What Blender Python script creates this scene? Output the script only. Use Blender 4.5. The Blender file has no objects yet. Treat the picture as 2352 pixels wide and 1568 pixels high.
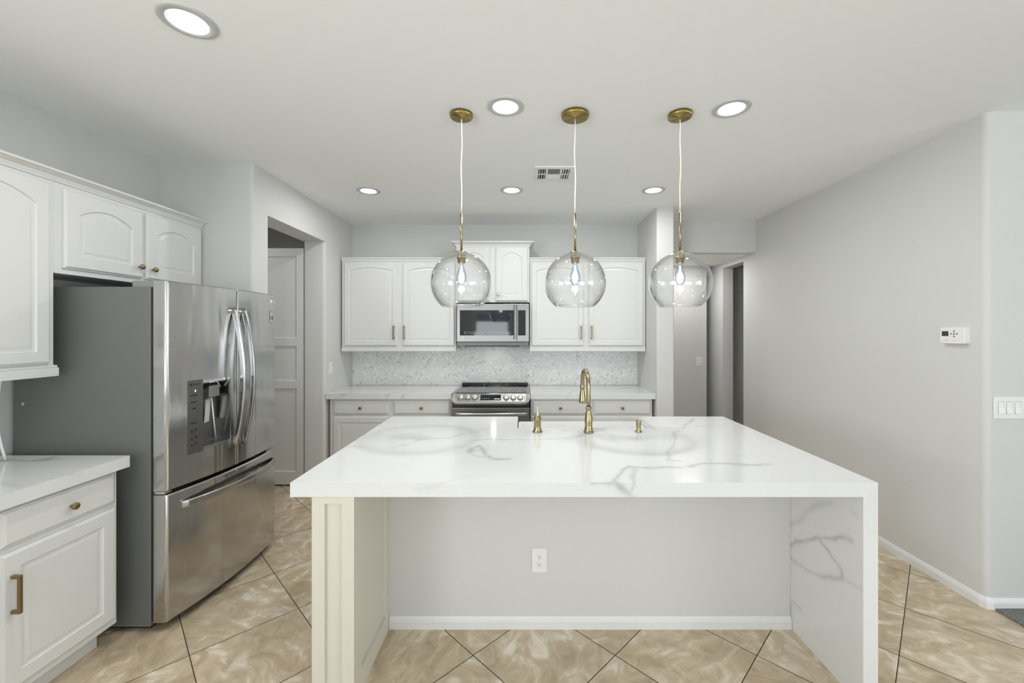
import bpy, bmesh, math, random
from mathutils import Vector, Matrix
from mathutils.geometry import tessellate_polygon
PI = math.pi
random.seed(7)
sc = bpy.context.scene
col = sc.collection

# ------------------------------------------------------------------ camera, view, sky, daylight
EYE = 1.53
cd = bpy.data.cameras.new('camera'); cam = bpy.data.objects.new('camera', cd); col.objects.link(cam)
cam.location = (0, 0, EYE); cam.rotation_euler = (PI / 2, 0, 0)
cd.sensor_width = 36; cd.lens = 14.648
cd.shift_x = -0.01105; cd.shift_y = -0.0102
cd.clip_start = 0.05
sc.camera = cam
sc.view_settings.view_transform = 'Standard'; sc.view_settings.look = 'None'
sc.view_settings.gamma = 1; sc.view_settings.use_curve_mapping = False
sc.view_settings.exposure = 0.12
sc.cycles.use_denoising = True
sc.cycles.max_bounces = 14; sc.cycles.diffuse_bounces = 8; sc.cycles.glossy_bounces = 6
sc.cycles.transparent_max_bounces = 16; sc.cycles.sample_clamp_indirect = 6
sc.cycles.caustics_reflective = False; sc.cycles.caustics_refractive = False
w = bpy.data.worlds.new('sky'); sc.world = w; w.use_nodes = True
w.node_tree.nodes['Background'].inputs[0].default_value = (0.62, 0.78, 1.0, 1)
w.node_tree.nodes['Background'].inputs[1].default_value = 1.0

def area(name, loc, rot, sx, sy, power, color=(1, 1, 1), parent=None):
    l = bpy.data.lights.new(name, 'AREA'); l.shape = 'RECTANGLE'; l.size = sx; l.size_y = sy
    l.energy = power; l.color = color
    o = bpy.data.objects.new(name, l); col.objects.link(o); o.location = loc; o.rotation_euler = rot
    if parent: o.parent = parent
    return o
DAY = (0.94, 0.985, 1.0); TILT = 1.05
# daylight standing in the window and patio-door openings behind the camera
# (turned steeply upwards to brighten the ceiling)
area('daylight_patio_door', (1.9, -4.72, 1.1), (PI / 2 + TILT, 0, 0), 2.9, 2.1, 62, DAY)
area('daylight_window', (-1.0, -4.72, 1.55), (PI / 2 + TILT, 0, 0), 1.1, 1.2, 28, DAY)
area('side_fill_light', (6.22, -2.7, 1.45), (PI / 2 + 0.7, 0, PI / 2), 3.2, 1.7, 150, DAY)  # made-up side window, set back to light the side-facing walls
area('nook_fill_light', (-2.77, -1.9, 1.5), (PI / 2 + 0.7, 0, -PI / 2), 2.2, 1.3, 150, DAY)  # made-up nook window, put in to light the right wall

# ------------------------------------------------------------------ materials
def mat(name, color, rough=0.5, metal=0.0, spec=0.5, emit=None, estr=0.0, coat=0.0):
    m = bpy.data.materials.new(name); m.use_nodes = True
    b = m.node_tree.nodes['Principled BSDF']
    b.inputs['Base Color'].default_value = (*color, 1); b.inputs['Roughness'].default_value = rough
    b.inputs['Metallic'].default_value = metal; b.inputs['Specular IOR Level'].default_value = spec
    b.inputs['Coat Weight'].default_value = coat
    if emit: b.inputs['Emission Color'].default_value = (*emit, 1); b.inputs['Emission Strength'].default_value = estr
    return m
class NT:
    def __init__(s, m): s.m = m; s.t = m.node_tree; s.b = s.t.nodes['Principled BSDF']
    def n(s, typ, ins=None, **kw):
        nd = s.t.nodes.new(typ)
        for k, v in kw.items(): setattr(nd, k, v)
        for k, v in (ins or {}).items():
            if hasattr(v, 'is_output') or isinstance(v, bpy.types.NodeSocket): s.t.links.new(v, nd.inputs[k])
            else: nd.inputs[k].default_value = v
        return nd
    def math(s, op, a, b=0.0, c=None):
        ins = {0: a, 1: b}
        if c is not None: ins[2] = c
        return s.n('ShaderNodeMath', ins, operation=op).outputs[0]
    def link(s, a, b): s.t.links.new(a, s.b.inputs[b])
    def coord(s): return s.n('ShaderNodeTexCoord').outputs['Object']
    def ramp(s, fac, stops):
        r = s.n('ShaderNodeValToRGB', {'Fac': fac}); e = r.color_ramp.elements
        while len(e) < len(stops): e.new(0.5)
        for i, (p, c) in enumerate(stops): e[i].position = p; e[i].color = (*c, 1)
        return r.outputs[0]
    def mix(s, f, a, b):
        nd = s.n('ShaderNodeMix', data_type='RGBA')
        for i, v in ((0, f), (6, a), (7, b)):
            if isinstance(v, bpy.types.NodeSocket): s.t.links.new(v, nd.inputs[i])
            else: nd.inputs[i].default_value = v if i == 0 else (*v, 1)
        return nd.outputs[2]
    def bump(s, h, strength, dist=0.01):
        nd = s.n('ShaderNodeBump', {'Height': h, 'Strength': strength, 'Distance': dist}); s.link(nd.outputs[0], 'Normal')

def painted(name, color, rough, nscale, bstr):
    m = mat(name, color, rough); t = NT(m)
    nz = t.n('ShaderNodeTexNoise', {'Vector': t.coord(), 'Scale': nscale, 'Detail': 4.0}).outputs[0]
    t.bump(nz, bstr, 0.004)
    n2 = t.n('ShaderNodeTexNoise', {'Vector': t.coord(), 'Scale': 1.3}).outputs[0]
    t.link(t.mix(t.math('MULTIPLY', n2, 0.12), color, tuple(c * 0.86 for c in color)), 'Base Color')
    return m
M = {}
M['wall'] = painted('wall_paint', (0.62, 0.62, 0.61), 0.7, 70, 0.12)
M['ceiling'] = painted('ceiling_paint', (0.86, 0.88, 0.88), 0.85, 60, 0.10)
M['trim'] = painted('trim_paint', (0.74, 0.745, 0.745), 0.45, 30, 0.02)
M['cabinet'] = painted('white_cabinet_lacquer', (0.68, 0.685, 0.675), 0.38, 25, 0.02)
M['cream'] = painted('cream_cabinet_paint', (0.66, 0.635, 0.56), 0.45, 25, 0.03)
M['plate'] = mat('white_plastic', (0.78, 0.78, 0.77), 0.3)
M['slot'] = mat('dark_slot', (0.02, 0.02, 0.02), 0.6)
M['groove'] = mat('grey_groove', (0.25, 0.25, 0.25), 0.6)
M['black_glass'] = mat('black_glass', (0.012, 0.014, 0.016), 0.04, spec=0.5)
M['black'] = mat('black_plastic', (0.02, 0.02, 0.022), 0.35)
M['chrome'] = mat('chrome', (0.78, 0.78, 0.78), 0.1, 1.0)
M['fridge_side'] = mat('grey_fridge_side_paint', (0.14, 0.145, 0.136), 0.5, 0.0)
M['grey_plastic'] = mat('grey_plastic', (0.22, 0.225, 0.22), 0.45)
M['mark'] = mat('pale_printed_mark', (0.55, 0.55, 0.55), 0.5)
M['dim_mark'] = mat('dim_printed_mark', (0.12, 0.12, 0.12), 0.5)
M['sink'] = mat('white_fireclay', (0.82, 0.82, 0.81), 0.12)
M['cord'] = mat('cream_cord', (0.72, 0.66, 0.52), 0.4)
M['lcd'] = mat('green_grey_lcd', (0.03, 0.045, 0.025), 0.25)
M['lens'] = mat('lit_lens', (0.9, 0.9, 0.9), 0.4, emit=(1, 0.99, 0.98), estr=5.0)
M['baffle'] = mat('lit_baffle', (0.45, 0.47, 0.55), 0.3, emit=(0.86, 0.9, 1.0), estr=0.55)
M['filament'] = mat('lit_filament', (0.9, 0.9, 1), 0.4, emit=(0.86, 0.92, 1.0), estr=7.0)
M['blue_led'] = mat('lit_indicator', (0.6, 0.7, 1), 0.4, emit=(0.7, 0.8, 1.0), estr=1.5)
M['ring'] = mat('satin_trim_ring', (0.52, 0.52, 0.52), 0.5)

def brushed(name, color, rough, axis, streak=0.05, metal=1.0):
    m = mat(name, color, rough, metal); t = NT(m)
    sc3 = [3, 3, 3]; 
    for i in range(3): sc3[i] = 2.0 if i == axis else 260.0
    mp = t.n('ShaderNodeMapping', {'Vector': t.coord(), 'Scale': tuple(sc3)}).outputs[0]
    nz = t.n('ShaderNodeTexNoise', {'Vector': mp, 'Scale': 1.0, 'Detail': 3.0}).outputs[0]
    t.link(t.math('MULTIPLY_ADD', nz, streak * 2, rough - streak), 'Roughness')
    t.link(t.mix(nz, tuple(c * 0.94 for c in color), tuple(min(1, c * 1.05) for c in color)), 'Base Color')
    m.node_tree.nodes['Principled BSDF'].inputs['Anisotropic'].default_value = 0.5
    return m
M['steel'] = brushed('brushed_stainless_steel', (0.53, 0.528, 0.52), 0.17, 1)
t = NT(M['steel'])          # the sheet is slightly wavy, so reflections run in upright streaks
mp = t.n('ShaderNodeMapping', {'Vector': t.coord(), 'Scale': (1.0, 9.0, 1.1)}).outputs[0]
t.bump(t.n('ShaderNodeTexNoise', {'Vector': mp, 'Scale': 1.0, 'Detail': 1.5, 'Distortion': 0.6}).outputs[0], 1.0, 0.006)
M['steel_h'] = brushed('brushed_steel_trim', (0.47, 0.467, 0.46), 0.22, 0)
M['steel_front'] = brushed('brushed_steel_appliance_front', (0.29, 0.288, 0.283), 0.3, 0)
M['grey_steel'] = mat('grey_steel', (0.3, 0.3, 0.29), 0.3, 0.8)
M['dark_steel'] = mat('dark_steel', (0.16, 0.16, 0.155), 0.35, 0.8)
M['brass'] = mat('brushed_champagne_brass', (0.36, 0.295, 0.165), 0.28, 1.0)
M['antique_brass'] = mat('antique_brass', (0.30, 0.215, 0.10), 0.36, 0.9)
M['gold'] = mat('satin_gold', (0.36, 0.275, 0.095), 0.33, 1.0)

def thin_glass(name, tint, boost):
    m = bpy.data.materials.new(name); m.use_nodes = True; nt = m.node_tree; nt.nodes.clear()
    out = nt.nodes.new('ShaderNodeOutputMaterial'); mx = nt.nodes.new('ShaderNodeMixShader')
    tr = nt.nodes.new('ShaderNodeBsdfTransparent'); gl = nt.nodes.new('ShaderNodeBsdfGlossy')
    
    # glancing angles tinted dark to deepen the ring shadows under the globes
    tm = nt.nodes.new('ShaderNodeMix'); tm.data_type = 'RGBA'; lf = nt.nodes.new('ShaderNodeLayerWeight'); lf.inputs[0].default_value = 0.5
    p3 = nt.nodes.new('ShaderNodeMath'); p3.operation = 'POWER'; p3.inputs[1].default_value = 2.5
    nt.links.new(lf.outputs['Facing'], p3.inputs[0]); nt.links.new(p3.outputs[0], tm.inputs[0])
    tm.inputs[6].default_value = (*tint, 1); tm.inputs[7].default_value = (0.22, 0.23, 0.23, 1); nt.links.new(tm.outputs[2], tr.inputs[0])
    gl.inputs['Roughness'].default_value = 0.015
    gl.inputs[0].default_value = (0.95, 0.95, 0.95, 1)
    # Schlick reflectance of a thin pane, the same from both sides
    lw = nt.nodes.new('ShaderNodeLayerWeight'); lw.inputs[0].default_value = 0.5
    pw = nt.nodes.new('ShaderNodeMath'); pw.operation = 'POWER'; pw.inputs[1].default_value = 3.5
    mu = nt.nodes.new('ShaderNodeMath'); mu.operation = 'MULTIPLY_ADD'; mu.inputs[1].default_value = 0.96 * boost; mu.inputs[2].default_value = 0.04 * boost; mu.use_clamp = True
    nt.links.new(lw.outputs['Facing'], pw.inputs[0]); nt.links.new(pw.outputs[0], mu.inputs[0]); nt.links.new(mu.outputs[0], mx.inputs[0])
    nt.links.new(tr.outputs[0], mx.inputs[1]); nt.links.new(gl.outputs[0], mx.inputs[2]); nt.links.new(mx.outputs[0], out.inputs[0])
    return m
M['glass'] = thin_glass('clear_glass', (0.97, 0.975, 0.975), 2.0)
M['bulb_glass'] = thin_glass('bulb_glass', (0.86, 0.90, 1.0), 2.2)

# white quartz with soft grey veins: the vein lines come in as a mesh attribute
m = M['quartz'] = mat('white_veined_quartz', (0.80, 0.805, 0.81), 0.12, spec=0.5); t = NT(m)
at = t.n('ShaderNodeAttribute', attribute_name='vein').outputs['Fac']
nz = t.n('ShaderNodeTexNoise', {'Vector': t.coord(), 'Scale': 22.0, 'Detail': 5.0, 'Roughness': 0.6}).outputs[0]
brk = t.math('MULTIPLY_ADD', nz, 1.9, -0.15)
vf = t.math('MULTIPLY', at, t.n('ShaderNodeClamp', {'Value': brk}).outputs[0])
n2 = t.n('ShaderNodeTexNoise', {'Vector': t.coord(), 'Scale': 2.4, 'Detail': 6.0, 'Distortion': 1.4}).outputs[0]
fine = t.math('SUBTRACT', 1.0, t.n('ShaderNodeClamp', {'Value': t.math('MULTIPLY', t.math('ABSOLUTE', t.math('SUBTRACT', n2, 0.5)), 45.0)}).outputs[0])
vf = t.math('MAXIMUM', vf, t.math('MULTIPLY', fine, 0.025))
t.link(t.mix(vf, (0.70, 0.705, 0.71), (0.33, 0.333, 0.34)), 'Base Color')

# diagonal beige stone tiles with dark grout
m = M['tile'] = mat('beige_stone_floor_tile', (0.5, 0.42, 0.32), 0.3); t = NT(m)
sep = t.n('ShaderNodeSeparateXYZ', {0: t.coord()}); X, Y = sep.outputs[0], sep.outputs[1]
P = 0.670
a = t.math('DIVIDE', t.math('SUBTRACT', t.math('ADD', X, Y), 1.730), P)
b = t.math('DIVIDE', t.math('SUBTRACT', t.math('SUBTRACT', Y, X), 2.203), P)
def edge(v):
    f = t.math('FRACT', t.math('ADD', v, 100.0)); return t.math('MINIMUM', f, t.math('SUBTRACT', 1.0, f))
d = t.math('MINIMUM', edge(a), edge(b))
gm = t.math('LESS_THAN', d, 0.0042)
ia, ib = t.math('FLOOR', a), t.math('FLOOR', b)
cv = t.n('ShaderNodeCombineXYZ', {0: ia, 1: ib, 2: 0.0}).outputs[0]
wn = t.n('ShaderNodeTexWhiteNoise', {0: cv}, noise_dimensions='3D'); rnd = wn.outputs['Value']; rc = wn.outputs['Color']
off = t.n('ShaderNodeVectorMath', {0: rc, 3: 30.0}, operation='SCALE').outputs[0]
rot = t.n('ShaderNodeVectorRotate', {0: t.coord(), 3: t.math('MULTIPLY', rnd, 6.28)}, rotation_type='Z_AXIS').outputs[0]
vec = t.n('ShaderNodeVectorMath', {0: rot, 1: off}, operation='ADD').outputs[0]
mp = t.n('ShaderNodeMapping', {'Vector': vec, 'Scale': (4.5, 7.0, 1)}).outputs[0]
s1 = t.n('ShaderNodeTexNoise', {'Vector': mp, 'Scale': 1.5, 'Detail': 6.0, 'Roughness': 0.62, 'Distortion': 1.1}).outputs[0]
s2 = t.n('ShaderNodeTexNoise', {'Vector': vec, 'Scale': 4.0, 'Detail': 4.0, 'Distortion': 0.9}).outputs[0]
mixv = t.math('ADD', t.math('MULTIPLY', s1, 0.7), t.math('MULTIPLY', s2, 0.3))
colr = t.ramp(mixv, [(0.30, (0.34, 0.262, 0.168)), (0.44, (0.44, 0.353, 0.238)), (0.54, (0.54, 0.45, 0.33)), (0.66, (0.74, 0.68, 0.58))])
tone = t.math('MULTIPLY_ADD', rnd, 0.14, 1.03)
colt = t.n('ShaderNodeVectorMath', {0: colr, 3: tone}, operation='SCALE').outputs[0]
t.link(t.mix(gm, colt, (0.035, 0.028, 0.022)), 'Base Color')
t.link(t.math('MULTIPLY_ADD', gm, 0.5, 0.30), 'Roughness')
hgt = t.n('ShaderNodeClamp', {'Value': t.math('MULTIPLY', d, 90.0)}).outputs[0]
t.bump(hgt, 0.35, 0.004)

m = M['carpet'] = mat('grey_carpet_pile', (0.2, 0.2, 0.195), 0.95, spec=0.1); t = NT(m)
nz = t.n('ShaderNodeTexNoise', {'Vector': t.coord(), 'Scale': 160.0, 'Detail': 3.0}).outputs[0]
t.link(t.ramp(nz, [(0.3, (0.10, 0.10, 0.098)), (0.7, (0.32, 0.32, 0.31))]), 'Base Color'); t.bump(nz, 0.8, 0.01)

m = M['pearl'] = mat('mother_of_pearl_tile', (0.7, 0.7, 0.69), 0.3, spec=0.6); t = NT(m)
at = t.n('ShaderNodeAttribute', attribute_name='shade').outputs['Fac']
nz = t.n('ShaderNodeTexNoise', {'Vector': t.coord(), 'Scale': 60.0, 'Detail': 2.0}).outputs[0]
v = t.math('ADD', t.math('MULTIPLY', at, 0.85), t.math('MULTIPLY', nz, 0.15))
t.link(t.ramp(v, [(0.05, (0.58, 0.575, 0.565)), (0.30, (0.80, 0.80, 0.79)), (0.72, (0.86, 0.86, 0.85)), (0.93, (0.98, 0.98, 0.97))]), 'Base Color')
M['pearl_grout'] = mat('pale_grout', (0.78, 0.78, 0.77), 0.7)

# ------------------------------------------------------------------ mesh helpers
class MB:
    def __init__(s): s.b = bmesh.new()
    def face(s, vs, smooth=False):
        try: f = s.b.faces.new(vs); f.smooth = smooth; return f
        except ValueError: return None
    def box(s, x0, x1, y0, y1, z0, z1):
        v = [s.b.verts.new(p) for p in ((x0, y0, z0), (x1, y0, z0), (x1, y1, z0), (x0, y1, z0), (x0, y0, z1), (x1, y0, z1), (x1, y1, z1), (x0, y1, z1))]
        for q in ((0, 3, 2, 1), (4, 5, 6, 7), (0, 1, 5, 4), (1, 2, 6, 5), (2, 3, 7, 6), (3, 0, 4, 7)): s.face([v[i] for i in q])
        return s
    def loft(s, rings, closed=True, cap0=True, cap1=True, smooth=False):
        R = [[s.b.verts.new(p) for p in r] for r in rings]; n = len(R[0])
        for i in range(len(R) - 1):
            for j in range(n if closed else n - 1):
                k = (j + 1) % n; s.face((R[i][j], R[i][k], R[i + 1][k], R[i + 1][j]), smooth)
        if cap0: s.face(R[0][::-1])
        if cap1: s.face(R[-1])
        return s
    def lathe(s, prof, c=(0, 0, 0), seg=32, axis='Z', caps=False):
        rings = []
        for r, h in prof:
            ring = []
            for i in range(seg):
                a = 2 * PI * i / seg; u, v = r * math.cos(a), r * math.sin(a)
                p = {'Z': (u, v, h), 'Y': (u, -h, v), 'X': (h, u, v)}[axis]
                ring.append((c[0] + p[0], c[1] + p[1], c[2] + p[2]))
            rings.append(ring)
        return s.loft(rings, True, caps, caps, True)
    def sweep(s, pts, sec, up=(0, 0, 1), smooth=True, scales=None):
        # section given as (side, up) offsets carried along the path
        pts = [Vector(p) for p in pts]; up = Vector(up); rings = []
        for i, p in enumerate(pts):
            d = (pts[min(i + 1, len(pts) - 1)] - pts[max(i - 1, 0)]).normalized()
            side = d.cross(up)
            if side.length < 1e-5: side = d.cross(Vector((1, 0, 0)))
            side.normalize(); u = side.cross(d).normalized(); k = scales[i] if scales else 1.0
            rings.append([tuple(p + side * (a * k) + u * (b * k)) for a, b in sec])
        return s.loft(rings, True, True, True, smooth)
    def tube(s, pts, r, seg=10, scales=None, up=(0, 0, 1)):
        return s.sweep(pts, [(r * math.cos(2 * PI * i / seg), r * math.sin(2 * PI * i / seg)) for i in range(seg)], up, True, scales)
    def prism(s, poly, z0, z1, smooth=False):
        return s.loft([[(x, y, z0) for x, y in poly], [(x, y, z1) for x, y in poly]], True, True, True, smooth)
    def build(s, name, m, parent=None, bevel=0.0, seg=2, loc=(0, 0, 0), rz=0.0):
        bmesh.ops.recalc_face_normals(s.b, faces=s.b.faces[:])
        me = bpy.data.meshes.new(name); s.b.to_mesh(me); s.b.free()
        o = bpy.data.objects.new(name, me); col.objects.link(o)
        if isinstance(m, str): m = M[m]
        me.materials.append(m)
        if parent: o.parent = parent
        o.location = loc; o.rotation_euler = (0, 0, rz)
        if bevel:
            md = o.modifiers.new('edge', 'BEVEL'); md.width = bevel; md.segments = seg; md.limit_method = 'ANGLE'; md.angle_limit = 0.6
        return o
def rounded(poly, radii, seg=6):
    out = []; n = len(poly)
    for i in range(n):
        r = radii.get(i, 0); p = Vector(poly[i])
        if not r: out.append(tuple(p)); continue
        a = (Vector(poly[i - 1]) - p).normalized(); b = (Vector(poly[(i + 1) % n]) - p).normalized()
        p0, p1 = p + a * r, p + b * r; c = p + (a + b) * r
        for k in range(seg + 1):
            th = k / seg; q = (p0 - c).lerp(p1 - c, th).normalized() * r
            out.append(tuple(c + q))
    return out
def smooth_sides(o):
    for f in o.data.polygons:
        if abs(f.normal.z) < 0.5: f.use_smooth = True
    try:
        o.data.set_sharp_from_angle(angle=0.7)
    except Exception: pass
def thing(name, label, cat, loc=(0, 0, 0), rz=0.0, group=None):
    o = bpy.data.objects.new(name, None); col.objects.link(o); o.empty_display_size = 0.1
    o.location = loc; o.rotation_euler = (0, 0, rz); return tag(o, label, cat, group)
def tag(o, label, cat, group=None):
    o['label'] = label; o['category'] = cat
    if group: o['group'] = group
    return o
def struct(o): o['kind'] = 'structure'; return o
def dup(root, loc, label, rz=None):
    def rec(o, par):
        c = o.copy(); col.objects.link(c)
        if par: c.parent = par
        for ch in o.children: rec(ch, c)
        return c
    r = rec(root, None); r.location = loc; r['label'] = label
    if rz is not None: r.rotation_euler = (0, 0, rz)
    return r
def text(name, body, size, m, parent, loc, rot, depth=0.0006):
    cu = bpy.data.curves.new(name, 'FONT'); cu.body = body; cu.size = size; cu.extrude = depth
    cu.align_x = 'CENTER'; cu.align_y = 'CENTER'; cu.resolution_u = 3
    tmp = bpy.data.objects.new(name, cu); col.objects.link(tmp)
    me = bpy.data.meshes.new_from_object(tmp.evaluated_get(bpy.context.evaluated_depsgraph_get()))
    bpy.data.objects.remove(tmp)
    o = bpy.data.objects.new(name, me); col.objects.link(o); me.materials.clear(); me.materials.append(M[m])
    o.parent = parent; o.location = loc; o.rotation_euler = rot
    return o

# ------------------------------------------------------------------ room shell
CZ = 2.74
XL, XP, XR = -2.617, -1.948, 2.552      # left wall, pantry wall, right wall
YB, YA = 4.75, 3.0                        # back wall, alcove end
struct(MB().box(-4.2, 6.3, -4.9, 6.5, -0.12, 0).build('floor', 'tile'))
struct(MB().box(-4.2, 6.3, -4.9, 6.5, CZ, CZ + 0.12).build('ceiling', 'ceiling'))
struct(MB().box(2.585, 6.2, -4.7, 2.292, 0.0, 0.012).build('floor_carpet', 'carpet'))
mb = MB().box(XL - 0.13, XL, -0.75, YA, 0, CZ).box(XL - 0.13, XL, -4.9, -3.05, 0, CZ).box(XL - 0.13, XL, -3.05, -0.75, 0, 0.85).box(XL - 0.13, XL, -3.05, -0.75, 2.2, CZ)  # leaves an opening for the added nook window
struct(mb.build('wall_left', 'wall'))
mb = MB()
mb.prism(rounded([(XL - 0.13, YA), (XP, YA), (XP, 3.19), (-2.158, 3.19), (-2.158, 3.12), (XL - 0.13, 3.12)], {1: 0.02, 2: 0.02, 3: 0.02}), 0, 2.41)
mb.prism(rounded([(XP, 4.092), (XP, 4.9), (-2.158, 4.9), (-2.158, 4.092)], {0: 0.03, 3: 0.02}), 0, 2.41)
mb.prism(rounded([(XL - 0.13, YA), (XP, YA), (XP, 4.9), (-2.158, 4.9), (-2.158, 3.12), (XL - 0.13, 3.12)], {1: 0.02}), 2.41, CZ)
o = struct(mb.build('wall_pantry', 'wall')); smooth_sides(o)
mb = MB().box(-4.1, -2.158, 4.9, 5.02, 0, CZ).box(-4.1, -3.98, 3.0, 4.9, 0, CZ).box(-3.98, XL - 0.13, 3.0, 3.12, 0, CZ)
struct(mb.build('wall_pantry_room', 'wall'))
struct(MB().box(-2.158, 1.32, YB, YB + 0.14, 0, CZ).build('wall_back', 'wall'))
o = struct(MB().prism(rounded([(1.303, 4.066), (1.474, 4.066), (1.474, 6.1), (1.303, 6.1)], {0: 0.018, 1: 0.018}), 0, CZ).build('wall_stub', 'wall')); smooth_sides(o)
mb = MB()
mb.prism(rounded([(XR, 2.295), (6.2, 2.295), (6.2, 2.42), (XR + 0.13, 2.42), (XR + 0.13, 4.83), (XR, 4.83)], {0: 0.028}, 8), 0, CZ)
mb.box(XR, XR + 0.13, 5.33, 6.3, 0, CZ).box(XR, XR + 0.13, 4.83, 5.33, 2.335, CZ)
o = struct(mb.build('wall_right', 'wall')); smooth_sides(o)
struct(MB().box(1.474, XR, 4.577, 4.70, 2.392, CZ).build('wall_header', 'wall'))
struct(MB().box(1.474, XR, 4.70, 6.2, 2.40, 2.46).build('ceiling_hall', 'ceiling'))
mb = MB().prism(rounded([(1.474, 5.56), (2.455, 5.56), (2.455, 5.75), (1.474, 5.75)], {1: 0.02}), 0, 2.40)
mb.box(1.474, XR + 0.13, 6.2, 6.3, 0, CZ)
o = struct(mb.build('wall_hall_end', 'wall')); smooth_sides(o)
mb = MB().box(XR + 0.13, 4.3, 5.62, 5.74, 0, CZ).box(4.2, 4.3, 2.42, 5.62, 0, CZ)
struct(mb.build('wall_side_room', 'wall'))
# the part of the house behind the camera: walls with a window, a patio door and a side window added for its light
mb = MB().box(XL, -1.55, -4.7, -4.58, 0, CZ).box(-0.45, 0.45, -4.7, -4.58, 0, CZ).box(3.35, 6.3, -4.7, -4.58, 0, CZ)
mb.box(-1.55, -0.45, -4.7, -4.58, 0, 0.95).box(-1.55, -0.45, -4.7, -4.58, 2.15, CZ).box(0.45, 3.35, -4.7, -4.58, 2.15, CZ)
struct(mb.build('wall_front', 'wall'))
mb = MB().box(6.08, 6.2, -4.7, -4.3, 0, CZ).box(6.08, 6.2, -1.1, 2.42, 0, CZ).box(6.08, 6.2, -4.3, -1.1, 0, 0.6).box(6.08, 6.2, -4.3, -1.1, 2.3, CZ)
struct(mb.build('wall_far_side', 'wall'))
def frame(name, x0, x1, y0, y1, z0, z1, axis, mull, t=0.05):
    mb = MB()
    def bar(a0, a1, c0, c1):
        if axis == 'x': mb.box(a0, a1, y0, y1, c0, c1)
        else: mb.box(x0, x1, a0, a1, c0, c1)
    A0, A1 = (x0, x1) if axis == 'x' else (y0, y1)
    bar(A0, A1, z0, z0 + t); bar(A0, A1, z1 - t, z1); bar(A0, A0 + t, z0 + t, z1 - t); bar(A1 - t, A1, z0 + t, z1 - t)
    for c in mull: bar(c - t / 2, c + t / 2, z0 + t, z1 - t)
    return struct(mb.build(name, 'trim'))
frame('window_1', -1.55, -0.45, -4.66, -4.61, 0.95, 2.15, 'x', [])
frame('added_window_2', 6.12, 6.17, -4.3, -1.1, 0.6, 2.3, 'y', [-3.23, -2.17])  # frame of the added side window
frame('added_window_3', -2.70, -2.65, -3.05, -0.75, 0.85, 2.2, 'y', [-1.9])  # frame of the added nook window
frame('door_2', 0.45, 3.35, -4.66, -4.61, 0.0, 2.15, 'x', [1.9], 0.07)
area('pantry_fill', (-2.9, 3.6, 2.6), (0, 0, 0), 0.25, 0.25, 3, (1, 0.99, 0.97))  # fill light added to brighten the pantry door, no fixture
area('hall_fill', (2.05, 5.1, 2.39), (0, 0, 0), 0.25, 0.25, 7, (1, 0.98, 0.95))  # fill light added to brighten the hall, no fixture
# baseboards
def baseboard(name, pts, h=0.062, th=0.014):
    mb = MB()
    sec = [(0, 0), (th, 0), (th, h * 0.62), (th * 0.75, h * 0.8), (th * 0.3, h), (0, h)]
    rings = []
    for i, p in enumerate(pts):
        p = Vector(p)
        ds = []
        if i > 0: ds.append((p - Vector(pts[i - 1])).normalized())
        if i < len(pts) - 1: ds.append((Vector(pts[i + 1]) - p).normalized())
        ns = [Vector((-d.y, d.x)) for d in ds]; n = sum(ns, Vector((0, 0))); n.normalize(); k = 1 / max(0.3, n.dot(ns[0]))
        rings.append([(p.x + n.x * a * k, p.y + n.y * a * k, z) for a, z in sec])
    return mb.loft(rings).build(name, 'trim')
struct(baseboard('baseboard_right', [(6.08, 2.295), (XR + 0.028, 2.295), (XR + 0.008, 2.303), (XR, 2.323), (XR, 4.83)]))
struct(baseboard('baseboard_hall', [(2.455, 5.56), (1.474, 5.56)]))

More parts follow.
